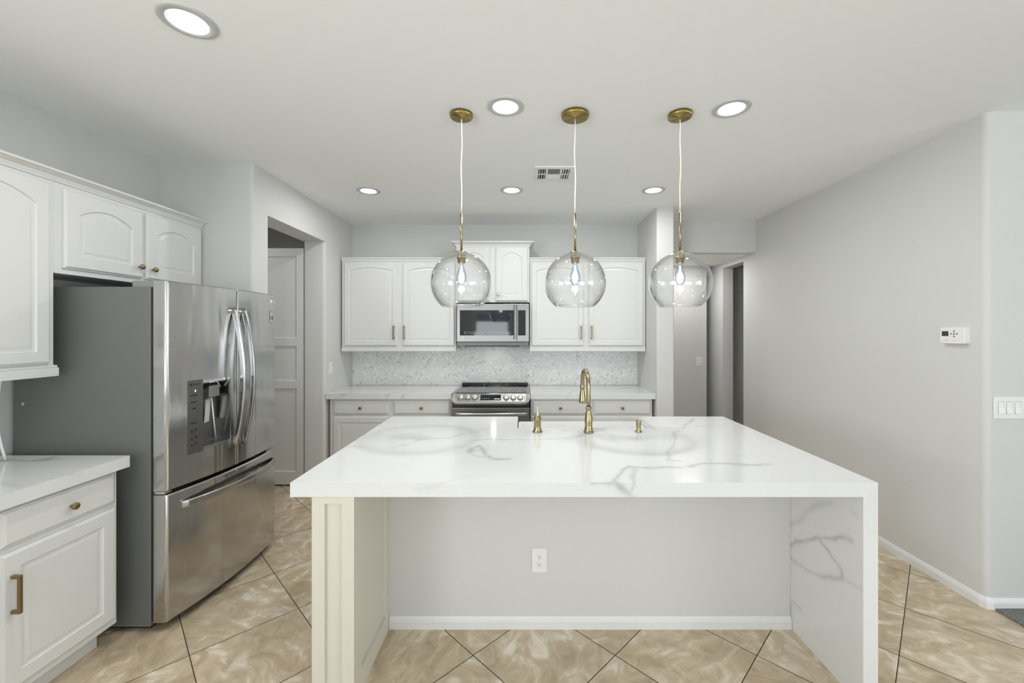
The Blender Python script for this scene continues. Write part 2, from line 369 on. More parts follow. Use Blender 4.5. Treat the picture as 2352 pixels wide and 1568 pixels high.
# pantry door, swung open against the far side of the opening
def panel_slab(mb, x0, x1, z0, z1, th, holes, depth=0.008, bev=0.008):
    """a slab with a flat back at y=th and sunk panels in its front at y=0"""
    xs = sorted({x0, x1, *[h[0] for h in holes], *[h[1] for h in holes]}); zs = sorted({z0, z1, *[h[2] for h in holes], *[h[3] for h in holes]})
    V = {}
    def v(x, y, z):
        k = (round(x, 5), round(y, 5), round(z, 5))
        if k not in V: V[k] = mb.b.verts.new((x, y, z))
        return V[k]
    for i in range(len(xs) - 1):
        for j in range(len(zs) - 1):
            cx, cz = (xs[i] + xs[i + 1]) / 2, (zs[j] + zs[j + 1]) / 2
            if not any(h[0] < cx < h[1] and h[2] < cz < h[3] for h in holes):
                mb.face([v(xs[i], 0, zs[j]), v(xs[i + 1], 0, zs[j]), v(xs[i + 1], 0, zs[j + 1]), v(xs[i], 0, zs[j + 1])])
            mb.face([v(xs[i], th, zs[j]), v(xs[i], th, zs[j + 1]), v(xs[i + 1], th, zs[j + 1]), v(xs[i + 1], th, zs[j])])
    for i in range(len(xs) - 1):
        for z in (z0, z1): mb.face([v(xs[i], 0, z), v(xs[i + 1], 0, z), v(xs[i + 1], th, z), v(xs[i], th, z)])
    for j in range(len(zs) - 1):
        for x in (x0, x1): mb.face([v(x, 0, zs[j]), v(x, 0, zs[j + 1]), v(x, th, zs[j + 1]), v(x, th, zs[j])])
    for a0, a1, c0, c1 in holes:
        xa = [x for x in xs if a0 - 1e-6 <= x <= a1 + 1e-6]; za = [z for z in zs if c0 - 1e-6 <= z <= c1 + 1e-6]
        ring = [(x, c0) for x in xa] + [(a1, z) for z in za[1:]] + [(x, c1) for x in xa[::-1][1:]] + [(a0, z) for z in za[::-1][1:-1]]
        def inn(x, z): return (min(max(x, a0 + bev), a1 - bev), min(max(z, c0 + bev), c1 - bev))
        o_ = [v(x, 0, z) for x, z in ring]; i_ = [mb.b.verts.new((inn(x, z)[0], depth, inn(x, z)[1])) for x, z in ring]
        for k in range(len(ring)):
            k2 = (k + 1) % len(ring); mb.face([o_[k], o_[k2], i_[k2], i_[k]])
        mb.face(i_)
    return mb
mb = MB(); W = 0.86
panel_slab(mb, 0, W, 0, 2.325, 0.04, [(0.07, W - 0.07, 0.125, 0.945), (0.07, W - 0.07, 1.022, 1.362), (0.07, W - 0.07, 1.442, 2.245)], 0.012, 0.006)
o = mb.build('door_1', 'cabinet', loc=(-2.165 - W, 4.105, 0.02)); struct(o)

# ------------------------------------------------------------------ cabinet parts
def arch_door(name, parent, x, z, wd, ht, rise, knob=None, fr=0.058, y=0.0, th=0.02):
    """raised-edge door; rise > 0 gives the panel an arched head. Local front is -y, door sits at y-th .. y"""
    mb = MB(); N = 14
    ix0, ix1, iz0, iz1 = fr, wd - fr, fr, ht - fr
    def inner(ins, yy):
        pts = [(ix0 + ins, iz0 + ins), (ix1 - ins, iz0 + ins)]
        if rise > 0:
            zs = iz1 - rise - ins
            for k in range(N + 1):
                u = k / N; s_ = math.sin(PI * u) ** 0.8 if 0 < u < 1 else 0.0
                pts.append((ix1 - ins - (ix1 - ix0 - 2 * ins) * u, zs + rise * s_))
        else: pts += [(ix1 - ins, iz1 - ins), (ix0 + ins, iz1 - ins)]
        return [(a, yy, b) for a, b in pts]
    def outer(ins, yy):
        pts = [(ins, ins), (wd - ins, ins)]
        if rise > 0:
            for k in range(N + 1):
                u = k / N; pts.append((wd - ins - (wd - 2 * ins) * u if k in (0, N) else ix1 - (ix1 - ix0) * u, ht - ins))
        else: pts += [(wd - ins, ht - ins), (ins, ht - ins)]
        return [(a, yy, b) for a, b in pts]
    rings = [outer(0, 0), outer(0, -th * 0.55), outer(0.006, -th * 0.68), outer(0.010, -th)]
    rings += [inner(0, -th), inner(0.005, -th + 0.007), inner(0.016, -th + 0.007), inner(0.028, -th + 0.0045)]
    mb.loft(rings, True, True, True)
    return mb.build(name, 'cabinet', parent, loc=(x, y, z))
def drawer_front(parent, x, z, wd, ht, y=0.0, th=0.02):
    mb = MB()
    def r(i, yy): return [(i, yy, i), (wd - i, yy, i), (wd - i, yy, ht - i), (i, yy, ht - i)]
    mb.loft([r(0, 0), r(0, -th * 0.45), r(0.005, -th * 0.55), r(0.016, -th)])
    return mb.build('drawer_front', 'cabinet', parent, loc=(x, y, z))
def knob(parent, x, z, y=-0.02, m='antique_brass', r=0.015):
    p = [(0.0045, 0), (0.0045, 0.012), (0.007, 0.016), (r, 0.020), (r, 0.027), (r * 0.85, 0.0295), (0.0001, 0.030)]
    o = MB().lathe(p, (0, 0, 0), 20, 'Y').build('knob', m, parent, loc=(x, y, z)); return o
def pull(parent, x, z, L=0.145, y=-0.02, m='antique_brass'):
    mb = MB(); h = L / 2
    mb.box(-0.006, 0.006, -0.036, -0.025, -h, h).box(-0.006, 0.006, -0.026, 0, h - 0.013, h).box(-0.006, 0.006, -0.026, 0, -h, -h + 0.013)
    return mb.build('pull_handle', m, parent, 0.0015, loc=(x, y, z))
def crown(parent, x0, x1, d, z, h=0.04, out=0.04, right=True, left=False):
    """crown moulding along the front (y=0) and up to two sides of a cabinet of depth d"""
    prof = [(0, 0), (0.006, 0), (0.008, h * 0.18), (0.010, h * 0.22), (out * 0.35, h * 0.45), (out * 0.75, h * 0.68), (out * 0.8, h * 0.74), (out, h * 0.78), (out, h), (0, h)]
    path = []
    if left: path.append((x0, d))
    path += [(x0, 0), (x1, 0)]
    if right: path.append((x1, d))
    rings = []
    for i, p in enumerate(path):
        ring = []
        for o_, zz in prof:
            x, y = p
            if y == 0: y = -o_
            if p[0] == x0 and left: x = x0 - o_
            if p[0] == x1 and right: x = x1 + o_
            ring.append((x, y, z + zz))
        rings.append(ring)
    return MB().loft(rings).build('crown_moulding', 'cabinet', parent)
def rail(parent, x0, x1, d, z, h=0.05, right=True, left=False, out=0.012):
    mb = MB(); a = x0 - (out if left else 0); b = x1 + (out if right else 0)
    mb.box(a, b, -out, 0.012, z, z + h * 0.78).box(a, b, -out * 0.4, 0.01, z + h * 0.78, z + h)
    if right: mb.box(x1 - 0.005, b, 0, d, z, z + h)
    if left: mb.box(a, x0 + 0.005, 0, d, z, z + h)
    return mb.build('light_rail', 'cabinet', parent, 0.003)
def carcass(parent, x0, x1, d, z0, z1, kick=False):
    mb = MB()
    if kick: mb.box(x0, x1, 0, d, 0.105, z1).box(x0 + 0.02, x1 - 0.02, 0.075, d, 0, 0.105)
    else: mb.box(x0, x1, 0, d, z0, z1)
    return mb.build('carcass', 'cabinet', parent, 0.0015)
UT, UB = 2.268, 1.345                       # tops and bottoms of the upper boxes

# --- back uppers
G = 'white wall cabinets'
def upper_pair(name, label, x0, w_, doors, left_end, right_end, pulls):
    t_ = thing(name, label, 'cabinet', (x0, 4.425, 0), 0, G)
    carcass(t_, 0, w_, YB - 4.425, UB - 0.005, UT)
    for (a, b), px in zip(doors, pulls):
        d_ = arch_door('door', t_, a - x0, 1.373, b - a, 2.255 - 1.373, 0.035, fr=0.052)
        pull(d_, px - a, 0.142, 0.14)
    crown(t_, 0, w_, YB - 4.425, UT, 0.04, 0.02, right_end, left_end)
    rail(t_, 0, w_, YB - 4.425, 1.315, 0.05, False, False, 0.014)
    return t_
upper_pair('wall_cabinet', 'white two-door wall cabinet beside the pantry doorway, over the corner counter', -1.925, 1.212,
           [(-1.898, -1.333), (-1.277, -0.728)], False, False, (-1.366, -1.258))
upper_pair('wall_cabinet', 'white two-door wall cabinet between the microwave and the stub wall', 0.068, 1.226,
           [(0.085, 0.637), (0.692, 1.272)], False, False, (0.610, 0.720))
t_ = thing('wall_cabinet', 'short raised white cabinet with crown moulding, directly above the microwave', 'cabinet', (-0.708, 4.40, 0), 0, G)
carcass(t_, 0, 0.772, YB - 4.40, 1.832, 2.43)
for a, b, kx in ((0.018, 0.357, 0.325), (0.415, 0.757, 0.03)):
    d_ = arch_door('door', t_, a, 1.843, b - a, 0.575, 0.06, fr=0.062)
    knob(d_, kx, 0.07, m='chrome')
crown(t_, 0, 0.772, YB - 4.40, 2.42, 0.052, 0.045, True, True)

# --- wall cabinets on the wall beside the refrigerator (front faces +x)
XU = -2.312
def on_left(name, label, y0, group=G): return thing(name, label, 'cabinet', (XU, y0, 0), PI / 2, group)
t_ = on_left('wall_cabinet', 'tall white arched-door wall cabinet over the marble counter next to the refrigerator', 1.02)
carcass(t_, 0, 1.03, 0.30, UB - 0.005, UT)
d_ = arch_door('door', t_, 0.025, 1.373, 0.478, 0.88, 0.06); pull(d_, 0.448, 0.142, 0.14)
d_ = arch_door('door', t_, 0.525, 1.373, 0.478, 0.88, 0.06); pull(d_, 0.03, 0.142, 0.14)
crown(t_, 0, 1.03, 0.30, UT, 0.05, 0.042, False, False)
rail(t_, 0, 1.03, 0.30, 1.308, 0.055, True, False, 0.014)
t_ = on_left('wall_cabinet', 'short white cabinet with two arched doors above the refrigerator', 2.0502)
carcass(t_, 0, 0.943, 0.30, 1.817, UT)
d_ = arch_door('door', t_, 0.035, 1.846, 0.432, 0.402, 0.05, fr=0.07); knob(d_, 0.40, 0.066)
d_ = arch_door('door', t_, 0.490, 1.846, 0.432, 0.402, 0.05, fr=0.07); knob(d_, 0.035, 0.062)
crown(t_, 0, 0.943, 0.30, UT, 0.05, 0.042, False, False)

# --- base cabinets
GB = 'white base cabinets'
YC = 4.13                                   # face of the back base cabinets
def base_pair(label, x0, w_, bays, handle_side):
    t_ = thing('base_cabinet', label, 'cabinet', (x0, YC, 0), 0, GB)
    carcass(t_, 0, w_, YB - YC - 0.002, 0, 0.858, True)
    for (a, b), hs in zip(bays, handle_side):
        dr = drawer_front(t_, a - x0, 0.706, b - a, 0.134)
        knob(dr, (b - a) / 2, 0.067)
        d_ = arch_door('door', t_, a - x0, 0.135, b - a, 0.552, 0.0)
        pull(d_, 0.03 if hs else b - a - 0.03, 0.42, 0.14)
base_pair('white base cabinet with two drawers between the pantry wall and the range', -1.915, 1.208, [(-1.878, -1.328), (-1.282, -0.722)], (0, 1))
base_pair('white base cabinet with two drawers between the range and the stub wall', 0.072, 1.205, [(0.087, 0.645), (0.692, 1.262)], (0, 1))
XF = -1.992
t_ = thing('base_cabinet', 'white base cabinet with long brass door pull, under the counter beside the refrigerator', 'cabinet', (XF, 1.04, 0), PI / 2, GB)
carcass(t_, 0, 1.0, 0.62, 0, 0.858, True)
for a, hs in ((0.025, 0), (0.535, 1)):
    dr = drawer_front(t_, a, 0.698, 0.447, 0.142); knob(dr, 0.24 if hs else 0.22, 0.07)
    d_ = arch_door('door', t_, a, 0.14, 0.447, 0.535, 0.0, fr=0.062); pull(d_, 0.032 if hs else 0.415, 0.375, 0.148)

# ------------------------------------------------------------------ quartz worktops
def seg_dist(p, a, b):
    ax, ay = a; bx, by = b; dx, dy = bx - ax, by - ay; L = dx * dx + dy * dy
    k = 0 if L == 0 else max(0, min(1, ((p[0] - ax) * dx + (p[1] - ay) * dy) / L))
    return math.hypot(p[0] - ax - k * dx, p[1] - ay - k * dy), k
def hnoise(x, y, s=0):
    def h(i, j): 
        v = math.sin(i * 127.1 + j * 311.7 + s * 74.7) * 43758.5453; return v - math.floor(v)
    i, j = math.floor(x), math.floor(y); fx, fy = x - i, y - j
    fx = fx * fx * (3 - 2 * fx); fy = fy * fy * (3 - 2 * fy)
    return (h(i, j) * (1 - fx) + h(i + 1, j) * fx) * (1 - fy) + (h(i, j + 1) * (1 - fx) + h(i + 1, j + 1) * fx) * fy
def vein_value(p, veins):
    best = 0.0
    q = (p[0] + 0.020 * (hnoise(p[0] * 8, p[1] * 8, 6) - 0.5) + 0.010 * (hnoise(p[0] * 26, p[1] * 26) - 0.5),
         p[1] + 0.020 * (hnoise(p[0] * 8, p[1] * 8, 7) - 0.5) + 0.010 * (hnoise(p[0] * 26, p[1] * 26, 2) - 0.5))
    for pts, wd, st, bb in veins:
        if not (bb[0] < q[0] < bb[1] and bb[2] < q[1] < bb[3]): continue
        for a, b in zip(pts, pts[1:]):
            d_, _ = seg_dist(q, a, b)
            wv = 1.3 * wd * (0.25 + 1.7 * hnoise(q[0] * 13, q[1] * 13, 9))
            if d_ < wv * 2.2:
                best = max(best, st * (max(0.0, 1 - d_ / wv) + 0.28 * max(0.0, 1 - d_ / (2.2 * wv))))
    return best
def veins(lst):
    out = []
    for pts, wd, st in lst:
        xs = [p[0] for p in pts]; ys = [p[1] for p in pts]
        out.append((pts, wd, st, (min(xs) - 0.08, max(xs) + 0.08, min(ys) - 0.08, max(ys) + 0.08)))
    return out
def paint_veins(o, uvf, vn):
    at = o.data.attributes.new('vein', 'FLOAT', 'POINT')
    for i, v in enumerate(o.data.vertices): at.data[i].value = vein_value(uvf(v.co), vn)
def spans(cuts, step):
    out = [cuts[0]]
    for a, b in zip(cuts, cuts[1:]):
        n = max(1, round((b - a) / step)); out += [a + (b - a) * k / n for k in range(1, n + 1)]
    return out
def slab(name, parent, xs, ys, z0, z1, skip, vn, uvf, zsteps):
    """a worktop: fine grid on top, divided edges, flat underside; skip(cx, cy) leaves cut-outs"""
    mb = MB(); V = {}
    def v(i, j):
        if (i, j) not in V: V[i, j] = mb.b.verts.new((xs[i], ys[j], z1))
        return V[i, j]
    for i in range(len(xs) - 1):
        for j in range(len(ys) - 1):
            if skip((xs[i] + xs[i + 1]) / 2, (ys[j] + ys[j + 1]) / 2): continue
            mb.face((v(i, j), v(i + 1, j), v(i + 1, j + 1), v(i, j + 1)))
    edges = [e for e in mb.b.edges if len(e.link_faces) == 1]
    for k in range(zsteps):
        r = bmesh.ops.extrude_edge_only(mb.b, edges=edges)['geom']
        vs = [g for g in r if isinstance(g, bmesh.types.BMVert)]
        for q in vs: q.co.z = z1 + (z0 - z1) * (k + 1) / zsteps
        edges = [g for g in r if isinstance(g, bmesh.types.BMEdge)]
    bmesh.ops.contextual_create(mb.b, geom=edges)
    o = mb.build(name, 'quartz', parent)
    paint_veins(o, uvf, vn)
    return o
# island worktop and its waterfall end
IX0, IX1, IY0, IY1, IT, IB = -0.946, 1.439, 1.690, 3.0, 0.915, 0.857
CX0, CX1, CY = -0.038, 0.833, 2.65
TOPV = veins([
 ([(-0.282, 2.103), (-0.276, 2.201), (-0.241, 2.235), (-0.215, 2.167), (-0.188, 2.073), (-0.14, 2.02), (-0.069, 2.008)], 0.012, 0.62),
 ([(-0.272, 2.103), (-0.221, 2.043), (-0.185, 2.037)], 0.010, 0.5),
 ([(-0.613, 2.289), (-0.582, 2.365), (-0.506, 2.393), (-0.415, 2.405), (-0.344, 2.489)], 0.009, 0.45),
 ([(-0.939, 2.218), (-0.848, 2.208)], 0.007, 0.4), ([(-0.698, 2.184), (-0.613, 2.289)], 0.007, 0.35),
 ([(-0.344, 2.489), (-0.259, 2.603), (-0.131, 2.765), (-0.036, 2.781)], 0.008, 0.3),
 ([(-0.301, 2.327), (-0.184, 2.365), (-0.031, 2.365), (0.092, 2.365), (0.195, 2.377), (0.356, 2.468)], 0.009, 0.42),
 ([(0.242, 2.365), (0.332, 2.426), (0.431, 2.579), (0.507, 2.627)], 0.009, 0.4),
 ([(0.37, 1.691), (0.402, 1.764), (0.436, 1.844), (0.472, 1.894), (0.516, 1.876), (0.576, 1.861), (0.647, 1.881), (0.712, 1.881), (0.766, 1.894), (0.832, 1.932), (0.919, 1.94), (0.996, 1.927), (1.064, 1.914), (1.136, 1.924)], 0.010, 0.6),
 ([(0.472, 1.894), (0.495, 1.856), (0.466, 1.764), (0.447, 1.672), (0.428, 1.643), (0.461, 1.628)], 0.010, 0.5),
 ([(0.283, 1.688), (0.37, 1.691), (0.407, 1.664), (0.428, 1.643)], 0.009, 0.6),
 ([(0.748, 2.676), (0.995, 2.627), (1.124, 2.808), (1.208, 2.954)], 0.010, 0.5),
 ([(0.995, 2.627), (1.117, 2.702), (1.299, 2.717)], 0.008, 0.35),
 ([(0.995, 2.627), (0.927, 2.533), (0.827, 2.289), (0.738, 2.103), (0.716, 2.043), (0.684, 1.986), (0.74, 1.964)], 0.010, 0.45),
 ([(-0.42, 1.672), (-0.33, 1.690), (-0.22, 1.760)], 0.008, 0.12)])
t_ = thing('island_worktop', 'white veined quartz island worktop with a waterfall end and a sink cut-out', 'worktop', (0, 0, 0))
slab('top_slab', t_, spans([IX0, CX0, CX1, IX1], 0.0085), spans([IY0, CY, IY1], 0.0085), IB, IT,
     lambda x, y: CX0 < x < CX1 and y > CY, TOPV, lambda c: (c.x, c.y - (IT - c.z)), 6)
WV = veins([
 ([(2.184, 0.358), (2.169, 0.409), (2.105, 0.469), (2.025, 0.514), (1.927, 0.584), (1.838, 0.619), (1.777, 0.646), (1.748, 0.645)], 0.010, 0.7),
 ([(1.951, 0.559), (1.893, 0.543), (1.849, 0.518), (1.807, 0.502), (1.802, 0.47), (1.904, 0.402)], 0.009, 0.55),
 ([(2.184, 0.358), (2.119, 0.361), (2.038, 0.367), (1.904, 0.402)], 0.008, 0.45),
 ([(2.177, 0.132), (2.162, 0.114), (2.169, -0.004)], 0.012, 0.55), ([(2.162, 0.132), (2.078, 0.138)], 0.008, 0.4),
 ([(2.184, 0.542), (2.133, 0.542), (2.078, 0.582), (2.038, 0.644), (1.975, 0.697), (1.86, 0.753)], 0.008, 0.3),
 ([(1.748, 0.777), (1.72, 0.767)], 0.007, 0.3), ([(1.777, 0.477), (1.701, 0.482)], 0.006, 0.25),
 ([(2.3, 0.3), (2.5, 0.52), (2.8, 0.6)], 0.010, 0.5)])
mb = MB(); ys, zs = spans([IY0, IY1], 0.007), spans([0, IB], 0.007); XW = 1.379
for x in (XW, IX1):
    g = [[mb.b.verts.new((x, y, z)) for z in zs] for y in ys]
    for i in range(len(ys) - 1):
        for j in range(len(zs) - 1): mb.face((g[i][j], g[i + 1][j], g[i + 1][j + 1], g[i][j + 1]))
for y in (IY0, IY1):
    mb.face([mb.b.verts.new(p) for p in ((XW, y, 0), (IX1, y, 0), (IX1, y, IB), (XW, y, IB))])
o = mb.build('waterfall_panel', 'quartz', t_); paint_veins(o, lambda c: (c.y, c.z), WV)
# back worktops and the one beside the refrigerator
BV = veins([([(-1.78, 4.09), (-1.69, 4.13), (-1.64, 4.12)], 0.014, 0.5), ([(-1.36, 4.05), (-1.32, 4.10), (-1.24, 4.2), (-1.08, 4.34)], 0.013, 0.45),
            ([(-1.20, 4.05), (-1.17, 4.10), (-1.10, 4.22)], 0.012, 0.5), ([(-1.8, 4.4), (-1.5, 4.45), (-1.3, 4.38)], 0.01, 0.3)])
o = slab('worktop', None, spans([XP + 0.002, -0.708], 0.012), spans([4.096, YB - 0.001], 0.012), 0.860, IT, lambda x, y: False, BV, lambda c: (c.x, c.y - (IT - c.z)), 4)
tag(o, 'veined white quartz worktop between the pantry wall and the range', 'worktop', 'veined quartz worktops')
BV = veins([([(0.42, 4.04), (0.45, 4.10), (0.48, 4.2)], 0.011, 0.55), ([(1.0, 4.4), (1.15, 4.52), (1.25, 4.6)], 0.01, 0.4), ([(0.4, 4.6), (0.7, 4.66)], 0.01, 0.35)])
o = slab('worktop', None, spans([0.070, 1.301], 0.012), spans([4.096, YB - 0.001], 0.012), 0.860, IT, lambda x, y: False, BV, lambda c: (c.x, c.y - (IT - c.z)), 4)
tag(o, 'veined white quartz worktop between the range and the stub wall', 'worktop', 'veined quartz worktops')
LV = veins([([(-2.52, 1.99), (-2.4, 1.985), (-2.32, 1.97), (-2.30, 2.03), (-2.28, 1.97), (-2.22, 2.0)], 0.016, 0.6), ([(-2.35, 1.80), (-2.2, 1.72), (-2.0, 1.65)], 0.01, 0.3),
            ([(-1.95, 1.80), (-1.93, 1.84)], 0.01, 0.2)])
o = slab('worktop', None, spans([XL + 0.001, -1.947], 0.012), spans([1.02, 2.062], 0.012), 0.860, IT, lambda x, y: False, LV, lambda c: (c.x + (IT - c.z), c.y), 4)
tag(o, 'short white quartz worktop ending against the refrigerator side', 'worktop', 'veined quartz worktops')

# ------------------------------------------------------------------ island body
t_ = thing('kitchen_island', 'kitchen island with plain pale back wall and cream panelled corner post', 'island', (0, 2.15, 0))
def rel(o, p): o.location = (-p.location.x, -p.location.y, -p.location.z); return o
rel(MB().box(-0.70, XW - 0.001, 2.150, 2.25, 0, IB - 0.001).build('back_wall', 'wall', t_), t_)
mb = MB().box(-0.862, CX0 - 0.03, 2.25, 2.96, 0.1, IB - 0.001).box(CX1 + 0.03, XW - 0.001, 2.25, 2.96, 0.1, IB - 0.001)
mb.box(CX0 - 0.03, CX1 + 0.03, 2.25, 2.60, 0.1, IB - 0.001).box(CX0 - 0.03, CX1 + 0.03, 2.60, 2.96, 0.1, 0.62).box(-0.84, XW - 0.02, 2.25, 2.88, 0, 0.1)
rel(mb.build('cabinet_box', 'cabinet', t_), t_)
o = baseboard('baseboard', [(XW - 0.002, 2.150), (-0.688, 2.150)], 0.062, 0.014); o.parent = t_; rel(o, t_)
# post: sunk panels on its front and on the side that faces the knee space
mb = MB(); px0, px1, py0, py1, pz = -0.862, -0.690, 1.698, 2.152, IB - 0.001
def quad_panel(mb, O, U, V_, N, u1, v1, hole, depth=0.014):
    O, U, V_, N = map(Vector, (O, U, V_, N)); P_ = lambda u, v, d=0: mb.b.verts.new(O + U * u + V_ * v - N * d)
    a0, a1, c0, c1 = hole
    for u0_, u1_, v0_, v1_ in ((0, a0, 0, v1), (a1, u1, 0, v1), (a0, a1, 0, c0), (a0, a1, c1, v1)):
        mb.face([P_(u0_, v0_), P_(u1_, v0_), P_(u1_, v1_), P_(u0_, v1_)])
    r = [(a0, c0), (a1, c0), (a1, c1), (a0, c1)]
    for k in range(4):
        (ua, va), (ub, vb) = r[k], r[(k + 1) % 4]
        mb.face([P_(ua, va), P_(ub, vb), P_(ub, vb, depth), P_(ua, va, depth)])
    mb.face([P_(u, v, depth) for u, v in r])
quad_panel(mb, (px0, py0, 0), (1, 0, 0), (0, 0, 1), (0, -1, 0), px1 - px0, pz, (0.052, px1 - px0 - 0.050, 0.075, pz - 0.03))
quad_panel(mb, (px1, py0, 0), (0, 1, 0), (0, 0, 1), (1, 0, 0), py1 - py0, pz, (0.085, py1 - py0 - 0.055, 0.09, pz - 0.02))
quad_panel(mb, (px0, py1, 0), (0, -1, 0), (0, 0, 1), (-1, 0, 0), py1 - py0, pz, (0.06, py1 - py0 - 0.055, 0.09, pz - 0.06))
mb.face([mb.b.verts.new(p) for p in ((px1, py1, 0), (px0, py1, 0), (px0, py1, pz), (px1, py1, pz))])
mb.face([mb.b.verts.new(p) for p in ((px0, py0, pz), (px1, py0, pz), (px1, py1, pz), (px0, py1, pz))])
bmesh.ops.remove_doubles(mb.b, verts=mb.b.verts[:], dist=1e-5)
o = rel(mb.build('corner_post', 'cream', t_), t_); o['label'] = 'cream painted corner post with sunk panels'

# ------------------------------------------------------------------ electrical plates
def outlet(label, loc, rz, group='wall sockets'):
    t_ = thing('wall_outlet', label, 'outlet', loc, rz, group)
    MB().box(-0.039, 0.039, -0.006, 0, -0.062, 0.062).build('cover_plate', 'plate', t_, 0.003, 3)
    for s in (1, -1):
        prof = [(0.017 * math.cos(2 * PI * k / 24), max(-0.0135, min(0.0135, 0.017 * math.sin(2 * PI * k / 24)))) for k in range(24)]
        mb = MB().loft([[(x, y_, z + s * 0.0195) for x, z in prof] for y_ in (-0.004, -0.0078)])
        r = mb.build('receptacle', 'plate', t_, 0.0006)
        mb = MB().box(-0.0075, -0.0053, -0.0083, -0.0076, s * 0.0195 - 0.001, s * 0.0195 + 0.008).box(0.0053, 0.0075, -0.0083, -0.0076, s * 0.0195, s * 0.0195 + 0.007)
        mb.lathe([(0.0001, 0.0083), (0.0026, 0.0083), (0.0026, 0.0076)], (0, 0, s * 0.0195 - 0.0065), 10, 'Y')
        mb.build('slots', 'slot', r)
    return t_
ot = outlet('white wall socket low on the island back wall, above its baseboard', (0.083, 2.150, 0.349), 0)
dup(ot, (-1.290, YB - 0.007, 1.167), 'white wall socket on the pearl backsplash between range and pantry wall')
dup(ot, (0.700, YB - 0.007, 1.167), 'white wall socket on the pearl backsplash behind the faucet')
def switch(name, label, loc, rz, gangs, group='rocker switches'):
    t_ = thing(name, label, 'switch', loc, rz, group); hw = 0.0385 + 0.023 * (gangs - 1)
    MB().box(-hw, hw, -0.006, 0, -0.060, 0.060).build('cover_plate', 'plate', t_, 0.003, 3)
    for k in range(gangs):
        x = (k - (gangs - 1) / 2) * 0.046
        g_ = MB().box(x - 0.0175, x + 0.0175, -0.0064, -0.005, -0.0345, 0.0345).build('recess', 'groove', t_)
        rings = [[(x - 0.016, y0, z), (x + 0.016, y0, z), (x + 0.016, -0.004, z), (x - 0.016, -0.004, z)] for z, y0 in ((-0.033, -0.011), (0.0, -0.0075), (0.033, -0.0072))]
        MB().loft(rings).build('rocker', 'plate', t_, 0.0008)
    return t_
switch('light_switch', 'white triple rocker switch plate beside the grey carpet', (2.671, 2.295, 1.108), 0, 3)
switch('light_switch', 'white single rocker switch at the end of the hall', (2.345, 5.56, 1.125), 0, 1)
switch('light_switch', 'white single rocker switch on the pantry wall above the worktop', (XP, 4.205, 1.155), PI / 2, 1)
# thermostat on the wall with the long baseboard: front faces -x
t_ = thing('thermostat', 'white thermostat with small green-grey display on the bare wall', 'thermostat', (XR, 2.452, 1.505), -PI / 2)
poly = rounded([(-0.073, -0.050), (0.073, -0.050), (0.073, 0.050), (-0.073, 0.050)], {0: 0.012, 1: 0.012, 2: 0.012, 3: 0.012})
def rr(k, y_): return [(x * k, y_, z * k) for x, z in poly]
MB().loft([rr(1, 0), rr(1, -0.010), rr(0.985, -0.013), rr(0.97, -0.026), rr(0.94, -0.030)]).build('body', 'plate', t_)
MB().box(-0.058, -0.020, -0.0312, -0.029, -0.005, 0.024).build('display', 'lcd', t_)
for x, z in ((0.012, 0.009), (-0.004, 0.009), (0.028, 0.009), (0.012, 0.024), (0.012, -0.006)):
    MB().lathe([(0.0055, 0.029), (0.0055, 0.0305), (0.0035, 0.032), (0.0001, 0.032)], (x, 0, z), 14, 'Y').build('button', 'grey_plastic', t_)
mb = MB().box(-0.04, -0.022, -0.0306, -0.0295, -0.034, -0.031).box(-0.034, -0.027, -0.0306, -0.0295, -0.029, -0.024).box(-0.058, -0.051, -0.0306, -0.0295, -0.034, -0.031).box(0.01, 0.032, -0.0306, -0.0295, -0.034, -0.032)
mb.build('printed_marks', 'mark', t_)

# ------------------------------------------------------------------ pearl backsplash (herringbone laid tile by tile)
def herringbone(name, parent, width, z0, z1, wt=0.0125, n=3):
    mb = MB(); b = mb.b; lay = b.faces.layers.float.new('shade'); gap = 0.0011; rnd = random.Random(3)
    R = Matrix.Rotation(PI / 4, 2); ext = int((width + z1 - z0) / wt) + 6
    cx, cz = width / 2, (z0 + z1) / 2
    for i in range(-ext, ext):
        for j in range(-ext, ext):
            c = R @ Vector((i * wt, j * wt))
            if abs(c.x) > width / 2 + 0.05 or abs(c.y) > (z1 - z0) / 2 + 0.05: continue
            k = (i - j) % (2 * n)
            if k == 0: rc = (i * wt, (i + n) * wt, j * wt, (j + 1) * wt)
            elif k == 2 * n - 1: rc = (i * wt, (i + 1) * wt, j * wt, (j + n) * wt)
            else: continue
            ps = [R @ Vector(p) for p in ((rc[0] + gap, rc[2] + gap), (rc[1] - gap, rc[2] + gap), (rc[1] - gap, rc[3] - gap), (rc[0] + gap, rc[3] - gap))]
            ta, tb = rnd.gauss(0, 0.03), rnd.gauss(0, 0.03); m_ = sum(ps, Vector((0, 0))) / 4
            vs = [b.verts.new((cx + p.x, -0.0065 - ta * (p.x - m_.x) - tb * (p.y - m_.y), cz + p.y)) for p in ps]
            f = b.faces.new(vs); u = rnd.random(); f[lay] = u * 0.55 + 0.22 + (0.28 if u > 0.88 else 0) - (0.25 if u < 0.05 else 0)
    for co, no in (((0, 0, 0), (-1, 0, 0)), ((width, 0, 0), (1, 0, 0)), ((0, 0, z0), (0, 0, -1)), ((0, 0, z1), (0, 0, 1))):
        bmesh.ops.bisect_plane(b, geom=b.verts[:] + b.edges[:] + b.faces[:], plane_co=co, plane_no=no, clear_outer=True)
    for f in b.faces:
        if f.normal.y > 0: f.normal_flip()
    me = bpy.data.meshes.new(name); b.to_mesh(me); b.free()
    o = bpy.data.objects.new(name, me); col.objects.link(o); me.materials.append(M['pearl']); o.parent = parent
    return o
